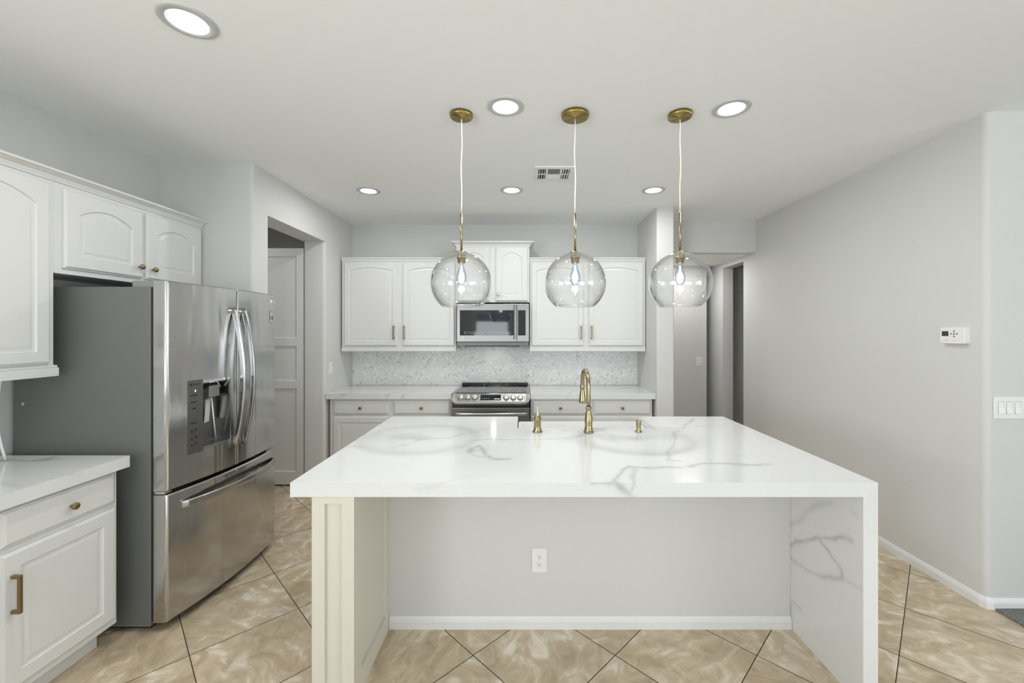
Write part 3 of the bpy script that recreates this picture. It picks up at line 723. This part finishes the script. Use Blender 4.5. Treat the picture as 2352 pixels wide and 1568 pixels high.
t_ = thing('backsplash', 'shimmering white herringbone mosaic backsplash behind the range', 'backsplash', (XP + 0.002, YB - 0.002, 0), 0, 'pearl mosaic backsplashes')
MB().box(0, 1.300 - XP, -0.0045, 0, 0.917, 1.362).build('grout_bed', 'pearl_grout', t_)
herringbone('mosaic', t_, 1.300 - XP, 0.917, 1.362)
t_ = thing('mosaic_strip', 'small strip of mosaic backsplash behind the hanging cord, above the short worktop', 'backsplash', (XL, 1.02, 0), PI / 2, 'pearl mosaic backsplashes')
MB().box(0, 1.03, -0.0045, 0, 0.917, 1.308).build('grout_bed', 'pearl_grout', t_)
herringbone('mosaic', t_, 1.03, 0.917, 1.308)
pts = [(-2.45, 1.958 - 0.02 * math.sin(PI * k / 14) + 0.014 * (k / 14) ** 3, 1.33 - k * 0.0293) for k in range(15)]
tag(MB().tube(pts, 0.0055, 8).build('power_cord', 'plate'), 'white cord hanging down behind the tall wall cabinet onto the worktop', 'cord')

# ------------------------------------------------------------------ refrigerator
t_ = thing('refrigerator', 'stainless steel french-door refrigerator with water dispenser and dark grey side', 'refrigerator', (-2.25, 2.575, 0))
def fr(mb, name, m, parent=None, bevel=0.0, seg=2):
    o = mb.build(name, m, parent or t_, bevel, seg)
    o.location = (2.25, -2.575, 0); return o
def sub(o, parent): o.parent = parent; o.location = (0, 0, 0); return o
FY0, FY1 = 2.118, 2.992
def face_x(y): return -1.798 + 0.036 * (y - 2.555) + 0.044 * (1 - ((y - 2.555) / 0.437) ** 2)
fr(MB().box(-1.897, -1.880, FY0 + 0.007, FY1 - 0.007, 0.05, 1.75), 'gasket_shade', 'black')  # black gasket strip, put in for the dark line between case and doors
fr(MB().box(-2.59, -1.896, FY0, FY1, 0.025, 1.755), 'case', 'fridge_side', None, 0.004)
def bow(y0, y1, z0, z1, r0, r1, back=-1.882):
    pl = [(back, y1), (back, y0)]; N = 16
    pl.append((face_x(y0) - r0, y0))
    for k in range(1, 6):
        a = PI / 2 * k / 6; pl.append((face_x(y0 + r0) - r0 + r0 * math.sin(a), y0 + r0 - r0 * math.cos(a)))
    for k in range(N + 1):
        y = y0 + r0 + (y1 - r1 - y0 - r0) * k / N; pl.append((face_x(y), y))
    for k in range(5, 0, -1):
        a = PI / 2 * k / 6; pl.append((face_x(y1 - r1) - r1 + r1 * math.sin(a), y1 - r1 + r1 * math.cos(a)))
    pl.append((face_x(y1) - r1, y1))
    rings = []
    cx = back
    for z, ins in ((z0, 0.006), (z0 + 0.006, 0), (z1 - 0.006, 0), (z1, 0.006)):
        rings.append([(max(back, x - ins) if x > back + 0.01 else x, y, z) for x, y in pl])
    return MB().loft(rings)
def shade(o, ang=0.5):
    for f in o.data.polygons: f.use_smooth = True
    o.data.set_sharp_from_angle(angle=ang); return o
# near door with the dispenser recess cut into it
DY0, DY1, DZ0, DZ1 = 2.310, 2.492, 0.884, 1.246
d1 = bow(FY0 + 0.002, 2.5525, 0.712, 1.786, 0.018, 0.006).build('door', 'steel')
ct = MB().box(-1.862, -1.70, DY0, DY1, DZ0, DZ1).build('recess_cutter', 'steel')
md = d1.modifiers.new('cut', 'BOOLEAN'); md.object = ct; md.operation = 'DIFFERENCE'; md.solver = 'EXACT'
me = bpy.data.meshes.new_from_object(d1.evaluated_get(bpy.context.evaluated_depsgraph_get()))
d1.modifiers.clear(); d1.data = me; bpy.data.objects.remove(ct)
d1.parent = t_; d1.location = (2.25, -2.575, 0); shade(d1)
d2 = fr(bow(2.5585, FY1, 0.712, 1.786, 0.006, 0.018), 'door', 'steel'); shade(d2)
dz = fr(bow(FY0 + 0.002, FY1, 0.045, 0.694, 0.018, 0.018), 'freezer_drawer', 'steel'); shade(dz)
fr(MB().box(-1.885, -1.84, FY0 + 0.01, FY1 - 0.01, 0.690, 0.715), 'gasket_shade', 'black')
fr(MB().box(-1.875, -1.7615, 2.5515, 2.5595, 0.716, 1.780), 'gasket_shade', 'black')  # black strip filling the gap between the doors so it reads as shaded
fr(MB().box(-2.45, -1.92, FY0 + 0.03, FY1 - 0.03, 0.0, 0.03), 'base_grille', 'black')
for y in (FY0 + 0.006, FY1 - 0.104):
    fr(MB().box(-1.995, -1.884, y, y + 0.10, 1.753, 1.787).box(-1.886, -1.835, y + 0.012, y + 0.05, 1.786, 1.793), 'hinge_cover', 'grey_plastic', None, 0.004)
fr(MB().box(-1.882, -1.828, FY0 + 0.004, FY0 + 0.05, 0.697, 0.709), 'hinge', 'chrome', None, 0.002)
def squircle(a, b, n=20):
    out = []
    for k in range(n):
        c_, s_ = math.cos(2 * PI * k / n), math.sin(2 * PI * k / n)
        out.append((a * math.copysign(abs(c_) ** 0.55, c_), b * math.copysign(abs(s_) ** 0.55, s_)))
    return out
sec = squircle(0.0085, 0.0165)
def door_handle(y, parent):
    pts = []; N = 22
    for k in range(N + 1):
        u = k / N; s_ = math.sin(PI * u)
        pts.append((face_x(y) + 0.004 + 0.062 * s_ ** 0.75, y, 1.668 - u * 0.836))
    mb = MB().sweep(pts, [(b_, a_) for a_, b_ in sec], (0, 1, 0))
    return sub(fr(mb, 'handle', 'steel_h'), parent)
door_handle(2.514, d1); door_handle(2.597, d2)
pts = []
for k in range(25):
    u = k / 24; y = 2.185 + 0.765 * u
    pts.append((face_x(y) + 0.004 + 0.05 * math.sin(PI * u) ** 0.6, y, 0.618))
sub(fr(MB().sweep(pts, squircle(0.008, 0.019)), 'handle', 'steel_h'), dz)
# dispenser
def curved_plate(y0, y1, z0, z1, lift, n=6):
    mb = MB(); rings = []
    for k in range(n + 1):
        y = y0 + (y1 - y0) * k / n; x = face_x(y)
        rings.append([(x - 0.004, y, z0), (x + lift, y, z0), (x + lift, y, z1), (x - 0.004, y, z1)])
    return mb.loft(rings)
dp = fr(MB().box(-1.8615, -1.858, DY0 + 0.002, DY1 - 0.002, DZ0 + 0.002, DZ1 - 0.002), 'dispenser', 'dark_steel', d1); dp.location = (0, 0, 0)
def ds(mb, name, m, bevel=0.0): return sub(mb.build(name, m, None, bevel), dp)
ds(curved_plate(2.222, DY0 - 0.001, 0.868, 1.264, 0.0015), 'control_panel', 'dark_steel')
mb = MB()
def dash(y0, y1, z, h): 
    for k in range(3):
        a, b = y0 + (y1 - y0) * k / 3, y0 + (y1 - y0) * (k + 1) / 3
        mb.box(face_x(a) - 0.001, face_x(b) + 0.0026, a, b, z, z + h)
for a, b, z in ((2.238, 2.275, 1.180), (2.237, 2.274, 1.143), (2.245, 2.270, 1.108), (2.238, 2.273, 1.030)): dash(a, b, z, 0.005)
for z in (0.985, 0.945, 0.910):
    dash(2.238, 2.252, z, 0.007); dash(2.262, 2.274, z + 0.004, 0.010)
dash(2.234, 2.246, 1.236, 0.010); dash(2.252, 2.29, 1.240, 0.003)
ds(mb, 'printed_marks', 'black')
ds(MB().box(face_x(2.262) + 0.001, face_x(2.262) + 0.0025, 2.262, 2.273, 1.200, 1.211), 'indicator_light', 'blue_led')
mb = curved_plate(DY0 - 0.002, DY1 + 0.006, DZ1 - 0.004, DZ1 + 0.012, 0.004)
rings = curved_plate(DY1 - 0.002, DY1 + 0.008, DZ0 - 0.012, DZ1 + 0.012, 0.004, 2)
ds(mb, 'recess_trim', 'chrome'); ds(rings, 'recess_trim', 'steel_h')
ds(curved_plate(DY0, DY1 + 0.006, DZ0 - 0.014, DZ0 + 0.004, 0.004), 'drip_tray', 'steel_h', 0.001)
ds(MB().box(-1.858, -1.785, 2.372, 2.452, 1.150, 1.218), 'spout_block', 'grey_steel', 0.006)
ds(MB().box(-1.858, -1.80, 2.338, 2.374, 1.142, 1.205), 'ice_chute', 'black', 0.004)
ds(MB().sweep([(-1.835, 2.424, 1.135), (-1.842, 2.428, 1.06), (-1.850, 2.432, 1.0)], [(-0.018, -0.002), (0.018, -0.002), (0.018, 0.002), (-0.018, 0.002)], (1, 0, 0), False), 'ice_paddle', 'plate')
ds(MB().tube([(-1.800, 2.404, 1.152), (-1.812, 2.44, 1.0), (-1.820, 2.467, 0.892)], 0.004, 8), 'water_tube', 'plate')
ds(MB().tube([(-1.84, 2.41, 1.218), (-1.81, 2.41, 1.235), (-1.80, 2.44, 1.238), (-1.80, 2.475, 1.2)], 0.007, 8), 'pipe', 'chrome')
fr(MB().loft([[(-2.552, y, 1.165), (-2.534, y, 1.165), (-2.545, y, 1.148)] for y in (FY0 - 0.0008, FY0 + 0.001)]), 'sticker', 'mark')
# badge and sticker on the far door
ry = (PI / 2, 0, PI / 2)
o = text('logo', 'LG', 0.030, 'plate', d2, (face_x(2.967) + 0.002, 2.967, 1.735), (PI / 2, 0, PI / 2 + 0.137))
mb = MB().lathe([(0.0001, 0.001), (0.013, 0.001), (0.013, -0.004)], (face_x(2.928) + 0.0005, 2.928, 1.735), 20, 'X'); sub(mb.build('logo', 'plate'), d2)
sk = sub(curved_plate(2.903, 2.957, 1.588, 1.672, 0.0012, 3).build('sticker', 'black'), d2)
sub(curved_plate(2.9065, 2.9535, 1.5915, 1.6685, 0.0018, 3).build('sticker_face', 'ring'), sk)
text('sticker_print', '10', 0.046, 'black', sk, (face_x(2.93) + 0.0022, 2.93, 1.620), (PI / 2, 0, PI / 2 + 0.137), 0.001)
mb = MB()
for z in (1.648, 1.654, 1.660, 1.596): mb.box(face_x(2.93) + 0.0008, face_x(2.93) + 0.0023, 2.917, 2.943, z, z + 0.0026)
sub(mb.build('sticker_print', 'dim_mark'), sk)

# ------------------------------------------------------------------ microwave
t_ = thing('microwave', 'stainless over-the-range microwave with black glass door', 'microwave', (-0.70, 4.36, 1.372))
MWW, MWH = 0.758, 0.446
MB().box(0.002, MWW - 0.002, 0.022, 0.388, 0.02, MWH - 0.002).build('case', 'dark_steel', t_)
hl = area('cooktop_light', (MWW / 2, 0.14, -0.008), (0, 0, 0), 0.03, 0.02, 0.4, (1, 0.97, 0.93), t_)
d_ = MB().loft([[(0.0, 0.024, z), (0.0, 0.004, z), (0.006, 0.0, z), (0.632, 0.0, z), (0.634, 0.024, z)] for z in (0.048, MWH - 0.004)]).build('door', 'steel_front', t_, 0.0015)
MB().box(0.036, 0.600, -0.0015, 0.004, 0.112, 0.376).build('glass_panel', 'black_glass', d_)
MB().loft([[(0.600, -0.03, z), (0.612, -0.038, z), (0.624, -0.03, z), (0.624, -0.014, z), (0.600, -0.014, z)] for z in (0.072, MWH - 0.014)]).build('handle', 'steel_h', d_, 0.002)
for z in (0.08, MWH - 0.05): MB().box(0.604, 0.620, -0.016, 0.002, z, z + 0.02).build('handle_post', 'steel_h', d_)
c_ = MB().box(0.636, MWW, 0.0, 0.022, 0.048, MWH - 0.004).build('control_side', 'steel_front', t_, 0.002)
MB().box(0.644, MWW - 0.034, -0.0015, 0.004, 0.112, 0.376).build('glass_panel', 'black_glass', c_)
MB().box(0.004, MWW - 0.004, 0.012, 0.10, 0.002, 0.044).build('vent_lip', 'dark_steel', t_, 0.003)
mb = MB()
for x0 in (0.09, 0.14, 0.205, 0.24):
    mb.box(0.085, 0.66, 0.02, 0.08, -0.006, 0.003); break
mb.build('grease_filter', 'black', t_)
mb = MB(); rnd = random.Random(5)
for row, z in enumerate((0.131, 0.148)):
    x = 0.08
    while x < 0.565:
        if not (0.285 < x < 0.31):
            w_ = rnd.choice((0.008, 0.012)); h_ = rnd.choice((0.003, 0.005, 0.006)) if row == 0 else 0.003
            mb.box(x, x + w_, -0.0021, -0.0014, z, z + h_)
        x += rnd.choice((0.018, 0.026, 0.02))
mb.build('printed_marks', 'mark', d_)
mb = MB().lathe([(0.0001, 0.002), (0.0085, 0.002), (0.0085, -0.001)], (0.036, 0, 0.088), 18, 'Y').build('logo', 'plate', d_)
text('logo', 'LG', 0.020, 'plate', d_, (0.064, -0.0012, 0.088), (PI / 2, 0, 0))

# ------------------------------------------------------------------ range
t_ = thing('range', 'stainless slide-in range with six front knobs and black cooktop', 'range', (-0.700, 4.10, 0))
RW = 0.762
MB().box(0.004, RW - 0.004, 0.0, 0.635, 0.06, 0.905).box(0.02, RW - 0.02, 0.04, 0.62, 0, 0.06).build('body', 'dark_steel', t_)
ck = MB().box(-0.002, RW + 0.002, 0.0, 0.60, 0.905, 0.920).build('cooktop', 'steel_h', t_, 0.003)
MB().box(0.03, RW - 0.03, 0.03, 0.575, 0.919, 0.9225).build('glass_surface', 'black_glass', ck)
mb = MB()
for bx, by, r in ((0.20, 0.17, 0.105), (0.56, 0.17, 0.115), (0.20, 0.43, 0.08), (0.56, 0.43, 0.085), (0.38, 0.45, 0.06)):
    mb.lathe([(r, 0.9227), (r, 0.9229), (r - 0.004, 0.9229), (r - 0.004, 0.9227)], (bx, by, 0), 36)
mb.build('burner_marks', 'mark', ck)
mb = MB().loft([[(x, 0.575, 0.918), (x, 0.59, 0.944), (x, 0.636, 0.948), (x, 0.636, 0.905), (x, 0.575, 0.905)] for x in (0.012, RW - 0.012)])
bt = mb.build('rear_vent', 'black', t_, 0.002)
for x in (0.25, 0.5): MB().box(x, x + 0.025, 0.583, 0.586, 0.931, 0.935).build('vent_slot', 'mark', bt)
# sloped control fascia with curved lower edge
prof = [(0.0, 0.9195), (-0.012, 0.916), (-0.050, 0.845), (-0.056, 0.826), (-0.050, 0.808), (0.02, 0.803), (0.02, 0.9195)]
ends = [(-0.004, 0.012, 0.58), (0.0, 0.006, 0.42), (0.008, 0.002, 0.27), (0.02, 0.001, 0.14), (0.036, 0.0, 0.05), (0.056, 0.0, 0.0)]
ends = ends + [(RW - x, k, q) for x, k, q in ends[::-1]]
rings = [[(x, y + k, 0.9195 - (0.9195 - z) * (1 - q)) for y, z in prof] for x, k, q in ends]
fa = MB().loft(rings).build('control_fascia', 'steel_front', t_, 0.002)
ang = math.atan2(0.038, 0.071)
def on_fascia(mb, name, m, x, parent=fa, s=0.5):
    o = mb.build(name, m, parent); o.location = (x, -0.012 - 0.038 * s, 0.916 - 0.071 * s); o.rotation_euler = (-ang, 0, 0); return o
on_fascia(MB().box(-0.100, 0.100, -0.0016, 0.004, -0.028, 0.028), 'display', 'black_glass', RW / 2)
mb = MB()
for k in range(4): mb.box(-0.085 + k * 0.02, -0.077 + k * 0.02, -0.0022, -0.0014, -0.012, -0.007)
mb.box(0.035, 0.092, -0.0022, -0.0014, -0.019, -0.008)
on_fascia(mb, 'printed_marks', 'mark', RW / 2)
for x in (0.092, 0.160, 0.228, RW - 0.228, RW - 0.160, RW - 0.092):
    kb = on_fascia(MB().lathe([(0.031, 0), (0.031, 0.004), (0.027, 0.006), (0.026, 0.026), (0.023, 0.030), (0.0001, 0.030)], (0, 0, 0), 26, 'Y'), 'knob', 'chrome', x)
    g_ = MB().box(-0.0065, 0.0065, -0.042, -0.028, -0.024, 0.025).build('grip', 'chrome', kb, 0.003)
mb = MB()
for k in range(5): mb.box(RW - 0.150 + k * 0.014, RW - 0.143 + k * 0.014, -0.0572, -0.0545, 0.824, 0.833)
mb.build('printed_marks', 'ring', fa)
MB().box(0.004, RW - 0.004, -0.03, 0.01, 0.782, 0.804).build('gap', 'black', t_)
od = MB().box(0.0, RW, -0.042, 0.0, 0.235, 0.780).build('oven_door', 'steel_front', t_, 0.004)
MB().box(0.09, RW - 0.09, -0.044, -0.035, 0.33, 0.645).build('window', 'black_glass', od)
pts = [(0.02 + (RW - 0.04) * k / 20, -0.062 - 0.034 * math.sin(PI * k / 20) ** 0.5, 0.728) for k in range(21)]
MB().sweep(pts, [(0.010 * math.cos(2 * PI * k / 14), 0.016 * math.sin(2 * PI * k / 14)) for k in range(14)]).build('handle', 'steel_h', od)
for x in (0.022, RW - 0.05): MB().box(x, x + 0.028, -0.066, -0.04, 0.716, 0.740).build('handle_post', 'steel_h', od, 0.003)
MB().box(0.0, RW, -0.042, 0.0, 0.065, 0.225).build('storage_drawer', 'steel_h', t_, 0.004)

# ------------------------------------------------------------------ sink, faucet and dispensers
t_ = thing('sink', 'white apron-front sink set into the island worktop', 'sink', (0.3975, 2.83, 0.64))
mb = MB()
x0, x1, y0, y1, z0, z1, th = -0.432, 0.432, -0.176, 0.205, 0.0, 0.232, 0.02
for r in (0,):
    o0 = rounded([(x0, y0), (x1, y0), (x1, y1), (x0, y1)], {k: 0.02 for k in range(4)})
    i0 = rounded([(x0 + th, y0 + th), (x1 - th, y0 + th), (x1 - th, y1 - th), (x0 + th, y1 - th)], {k: 0.03 for k in range(4)})
    rim = [(x * 0.995, y * 0.985) for x, y in o0]
    def zz(z, pl): return [(x, y, z if y < 0.15 else min(z, 0.232)) for x, y in pl]
    mb.loft([zz(z0, o0), zz(z1 - 0.006, o0), zz(z1, rim), zz(z1, i0), zz(0.03, i0), zz(0.022, [(x * 0.93, y * 0.9) for x, y in i0])])
o = mb.build('basin', 'sink', t_); shade(o, 0.6)
MB().lathe([(0.045, 0.0225), (0.045, 0.026), (0.036, 0.027), (0.030, 0.023), (0.0001, 0.023)], (0.0, 0.0, 0), 24).build('drain', 'steel_h', t_)

t_ = thing('faucet', 'brushed gold pull-down faucet behind the island sink', 'faucet', (0.396, 2.530, IT), 0.05)
MB().lathe([(0.0001, 0), (0.029, 0), (0.030, 0.004), (0.030, 0.008), (0.026, 0.011), (0.025, 0.018), (0.026, 0.022), (0.0235, 0.026), (0.0225, 0.040), (0.0235, 0.060), (0.0235, 0.080), (0.0205, 0.102), (0.0165, 0.120), (0.0145, 0.132), (0.0140, 0.140), (0.019, 0.144), (0.020, 0.149), (0.017, 0.154), (0.0135, 0.157)], seg=32).build('body', 'brass', t_)
pts = [(0, 0, 0.155), (0, 0, 0.2), (0, 0, 0.27)]
R_ = 0.098
for k in range(1, 17):
    a = PI * k / 16 * 1.02; pts.append((0, R_ - R_ * math.cos(a), 0.27 + R_ * 1.0 * math.sin(a)))
pts.append((0, 2 * R_ + 0.001, 0.255))
MB().tube(pts, 0.0128, 16, up=(1, 0, 0)).build('spout', 'brass', t_)
MB().lathe([(0.0132, 0.262), (0.0145, 0.258), (0.0145, 0.240), (0.0125, 0.236), (0.015, 0.222), (0.0185, 0.195), (0.0225, 0.165), (0.0235, 0.150), (0.022, 0.145), (0.0001, 0.144)], (0, 2 * R_ + 0.001, 0), 24).build('spray_head', 'brass', t_)
MB().lathe([(0.0001, -0.030), (0.006, -0.030), (0.008, -0.015), (0.008, 0.0)], (0, 0.035, 0.10), 12, 'Y').lathe([(0.0001, -0.052), (0.0045, -0.050), (0.006, -0.03), (0.0001, -0.029)], (0, 0.035, 0.10), 12, 'Y').build('lever', 'brass', t_)

t_ = thing('soap_dispenser', 'bell-shaped gold soap bottle with chrome pump on the island worktop', 'soap dispenser', (0.086, 2.540, IT))
MB().lathe([(0.0001, 0), (0.030, 0), (0.031, 0.003), (0.029, 0.007), (0.026, 0.010), (0.0245, 0.014), (0.025, 0.018), (0.0225, 0.022), (0.022, 0.030), (0.0215, 0.074), (0.024, 0.076), (0.0245, 0.079), (0.024, 0.082), (0.0225, 0.084), (0.0215, 0.092), (0.0175, 0.101), (0.0115, 0.107), (0.008, 0.109)], seg=32).build('bottle', 'brass', t_)
MB().lathe([(0.0075, 0.108), (0.0075, 0.112), (0.0045, 0.115), (0.0065, 0.119), (0.0065, 0.123), (0.004, 0.125), (0.004, 0.148), (0.006, 0.149), (0.006, 0.155), (0.0001, 0.156)], seg=18).tube([(0, 0, 0.152), (0.0, 0.03, 0.152), (0, 0.045, 0.148)], 0.0038, 8).build('pump', 'chrome', t_)
t_ = thing('hand_soap_pump', 'short gold pump with tiny spout beside the sink cut-out', 'soap dispenser', (0.703, 2.540, IT))
MB().lathe([(0.0001, 0), (0.022, 0), (0.0225, 0.003), (0.018, 0.006), (0.0145, 0.010), (0.013, 0.018), (0.0145, 0.04), (0.0155, 0.062), (0.0155, 0.067), (0.013, 0.069), (0.0001, 0.069)], seg=26).build('body', 'brass', t_)
MB().tube([(0.0, 0, 0.066), (-0.010, 0.004, 0.071), (-0.020, 0.008, 0.072), (-0.023, 0.010, 0.069)], 0.0035, 8).build('spout', 'brass', t_)

# ------------------------------------------------------------------ ceiling: downlights, vent, pendants
def downlight(label, x, y):
    t_ = thing('recessed_downlight', label, 'downlight', (x, y, CZ), 0, 'recessed ceiling downlights')
    MB().lathe([(0.098, 0.0), (0.098, -0.004), (0.094, -0.0065), (0.071, -0.0075), (0.069, -0.003), (0.069, 0.0)], seg=48).build('trim_ring', 'ring', t_)
    MB().lathe([(0.0695, -0.0065), (0.060, -0.0015), (0.058, -0.001)], seg=40).build('baffle', 'baffle', t_)
    MB().lathe([(0.0595, -0.001), (0.058, -0.0022), (0.0001, -0.0024)], seg=40).build('lens', 'lens', t_)
    l = bpy.data.lights.new('lamp_glow', 'AREA'); l.shape = 'DISK'; l.size = 0.055; l.energy = LAMP; l.color = (1.0, 0.995, 0.98); l.spread = 3.1
    o = bpy.data.objects.new('lamp_glow', l); col.objects.link(o); o.parent = t_; o.location = (0, 0, -0.010)
    return t_
LAMP = 7.8
back_lamps = []
d0 = downlight('largest-looking downlight, apart from the rest, above the floor before the refrigerator', -1.31, 1.626)
dup(d0, (-0.096, 2.244, CZ), 'bright downlight between the first and middle pendant canopies')
dup(d0, (1.13, 2.262, CZ), 'bright downlight beside the pendant canopy nearest the bare wall')
back_lamps.append(dup(d0, (-1.334, 3.592, CZ), 'small far downlight near the pantry doorway'))
back_lamps.append(dup(d0, (-0.100, 3.574, CZ), 'small far downlight beside the ceiling vent, in front of the microwave'))
back_lamps.append(dup(d0, (1.117, 3.574, CZ), 'small far downlight near the stub wall'))

dim = d0.children[-1].data.copy() if d0.children[-1].type == 'LIGHT' else None
for o in back_lamps:
    for c in o.children:
        if c.type == 'LIGHT':
            if dim is None: dim = c.data.copy()
            dim.energy = 6.0; c.data = dim

t_ = thing('ceiling_vent', 'white ceiling air vent with three banks of louvres', 'vent', (0.231, 3.195, CZ))
mb = MB(); 
for a in ((-0.147, 0.147, -0.140, -0.100), (-0.147, 0.147, 0.105, 0.140), (-0.147, -0.118, -0.10, 0.105), (0.118, 0.147, -0.10, 0.105), (-0.060, -0.046, -0.10, 0.105), (0.046, 0.060, -0.10, 0.105), (-0.118, -0.06, 0.0, 0.008), (0.06, 0.118, 0.0, 0.008)):
    mb.box(a[0], a[1], a[2], a[3], -0.010, 0.0)
mb.build('frame', 'plate', t_, 0.001)
MB().box(-0.12, 0.12, -0.11, 0.11, -0.002, 0).build('duct_opening', 'slot', t_)
for s in (-1, 1):
    for k in range(3):
        x = s * (0.066 + k * 0.019)
        for y0, y1 in ((-0.098, -0.002), (0.010, 0.103)):
            MB().loft([[(x, y, -0.0025), (x + s * 0.006, y, -0.012), (x + s * 0.0075, y, -0.0115), (x + s * 0.0015, y, -0.002)] for y in (y0, y1)]).build('louvre', 'plate', t_)
for k in range(9):
    y = -0.094 + k * 0.0215; s = -1 if k < 5 else 1
    MB().loft([[(x, y, -0.0025), (x, y + s * 0.013, -0.012), (x, y + s * 0.0145, -0.0115), (x, y + s * 0.0015, -0.002)] for x in (-0.046, 0.046)]).build('louvre', 'plate', t_)

GZ, GR = 1.797, 0.170
def pendant(label, x, cr, y=2.324):
    t_ = thing('pendant_light', label, 'pendant light', (x, y, CZ), 0, 'clear globe pendants over the island')
    MB().lathe([(0.0001, 0), (cr, 0), (cr, -0.018), (cr - 0.003, -0.021), (0.006, -0.021), (0.005, -0.03), (0.0001, -0.03)], seg=40).build('canopy', 'gold', t_)
    pts = [(0.003 * math.sin(k * 0.9 + x * 3) * math.sin(PI * k / 12), 0, -0.025 - k * (0.535 / 12)) for k in range(13)]
    MB().tube(pts, 0.0036, 8, up=(0, 1, 0)).build('cord', 'cord', t_)
    b0 = GZ - CZ
    MB().lathe([(0.0001, -0.553), (0.006, -0.553), (0.006, b0 + GR - 0.002), (0.0001, b0 + GR - 0.002)], seg=16).build('rod', 'brass', t_)
    top = b0 + GR
    sh = MB().lathe([(0.0001, top + 0.012), (0.010, top + 0.012), (0.013, top + 0.004), (0.031, top + 0.004), (0.032, top + 0.001), (0.0315, top - 0.003), (0.024, top - 0.006), (0.0245, top - 0.022), (0.026, top - 0.024), (0.026, top - 0.034), (0.023, top - 0.036), (0.021, top - 0.058), (0.0001, top - 0.060)], seg=28).build('socket', 'brass', t_)
    prof = []
    for k in range(41):
        th0 = math.asin(0.030 / GR); th1 = PI - math.acos(0.126 / GR)
        a = th0 + (th1 - th0) * k / 40; prof.append((GR * math.sin(a), b0 + GR * math.cos(a)))
    prof += [(prof[-1][0] - 0.0022, prof[-1][1] - 0.0026), (prof[-1][0] - 0.0045, prof[-1][1] + 0.0005)]
    MB().lathe(prof, seg=64).build('globe_shade', 'glass', t_)
    q = top - 0.058
    bl = MB().lathe([(0.0125, q), (0.0125, q - 0.012), (0.016, q - 0.03), (0.0235, q - 0.052), (0.029, q - 0.075), (0.030, q - 0.088), (0.027, q - 0.104), (0.019, q - 0.116), (0.009, q - 0.122), (0.0001, q - 0.124)], seg=28).build('bulb', 'bulb_glass', t_)
    mb = MB().lathe([(0.0001, q - 0.012), (0.004, q - 0.02), (0.0045, q - 0.04), (0.0085, q - 0.06), (0.0135, q - 0.08), (0.0135, q - 0.09), (0.008, q - 0.1), (0.0001, q - 0.104)], seg=20)
    mb.build('filament', 'filament', bl)
    l = bpy.data.lights.new('bulb_glow', 'POINT'); l.energy = 0.7; l.shadow_soft_size = 0.02; l.color = (0.92, 0.95, 1.0)
    o = bpy.data.objects.new('bulb_glow', l); col.objects.link(o); o.parent = t_; o.location = (0, 0, q - 0.075)
    return t_
pendant('clear glass globe pendant nearest the refrigerator, hanging in front of the microwave cabinet', -0.345, 0.063)
pendant('clear glass globe pendant in the middle, with the widest canopy', 0.289, 0.076)
pendant('clear glass globe pendant nearest the bare wall, hanging in front of the stub wall', 0.874, 0.065)
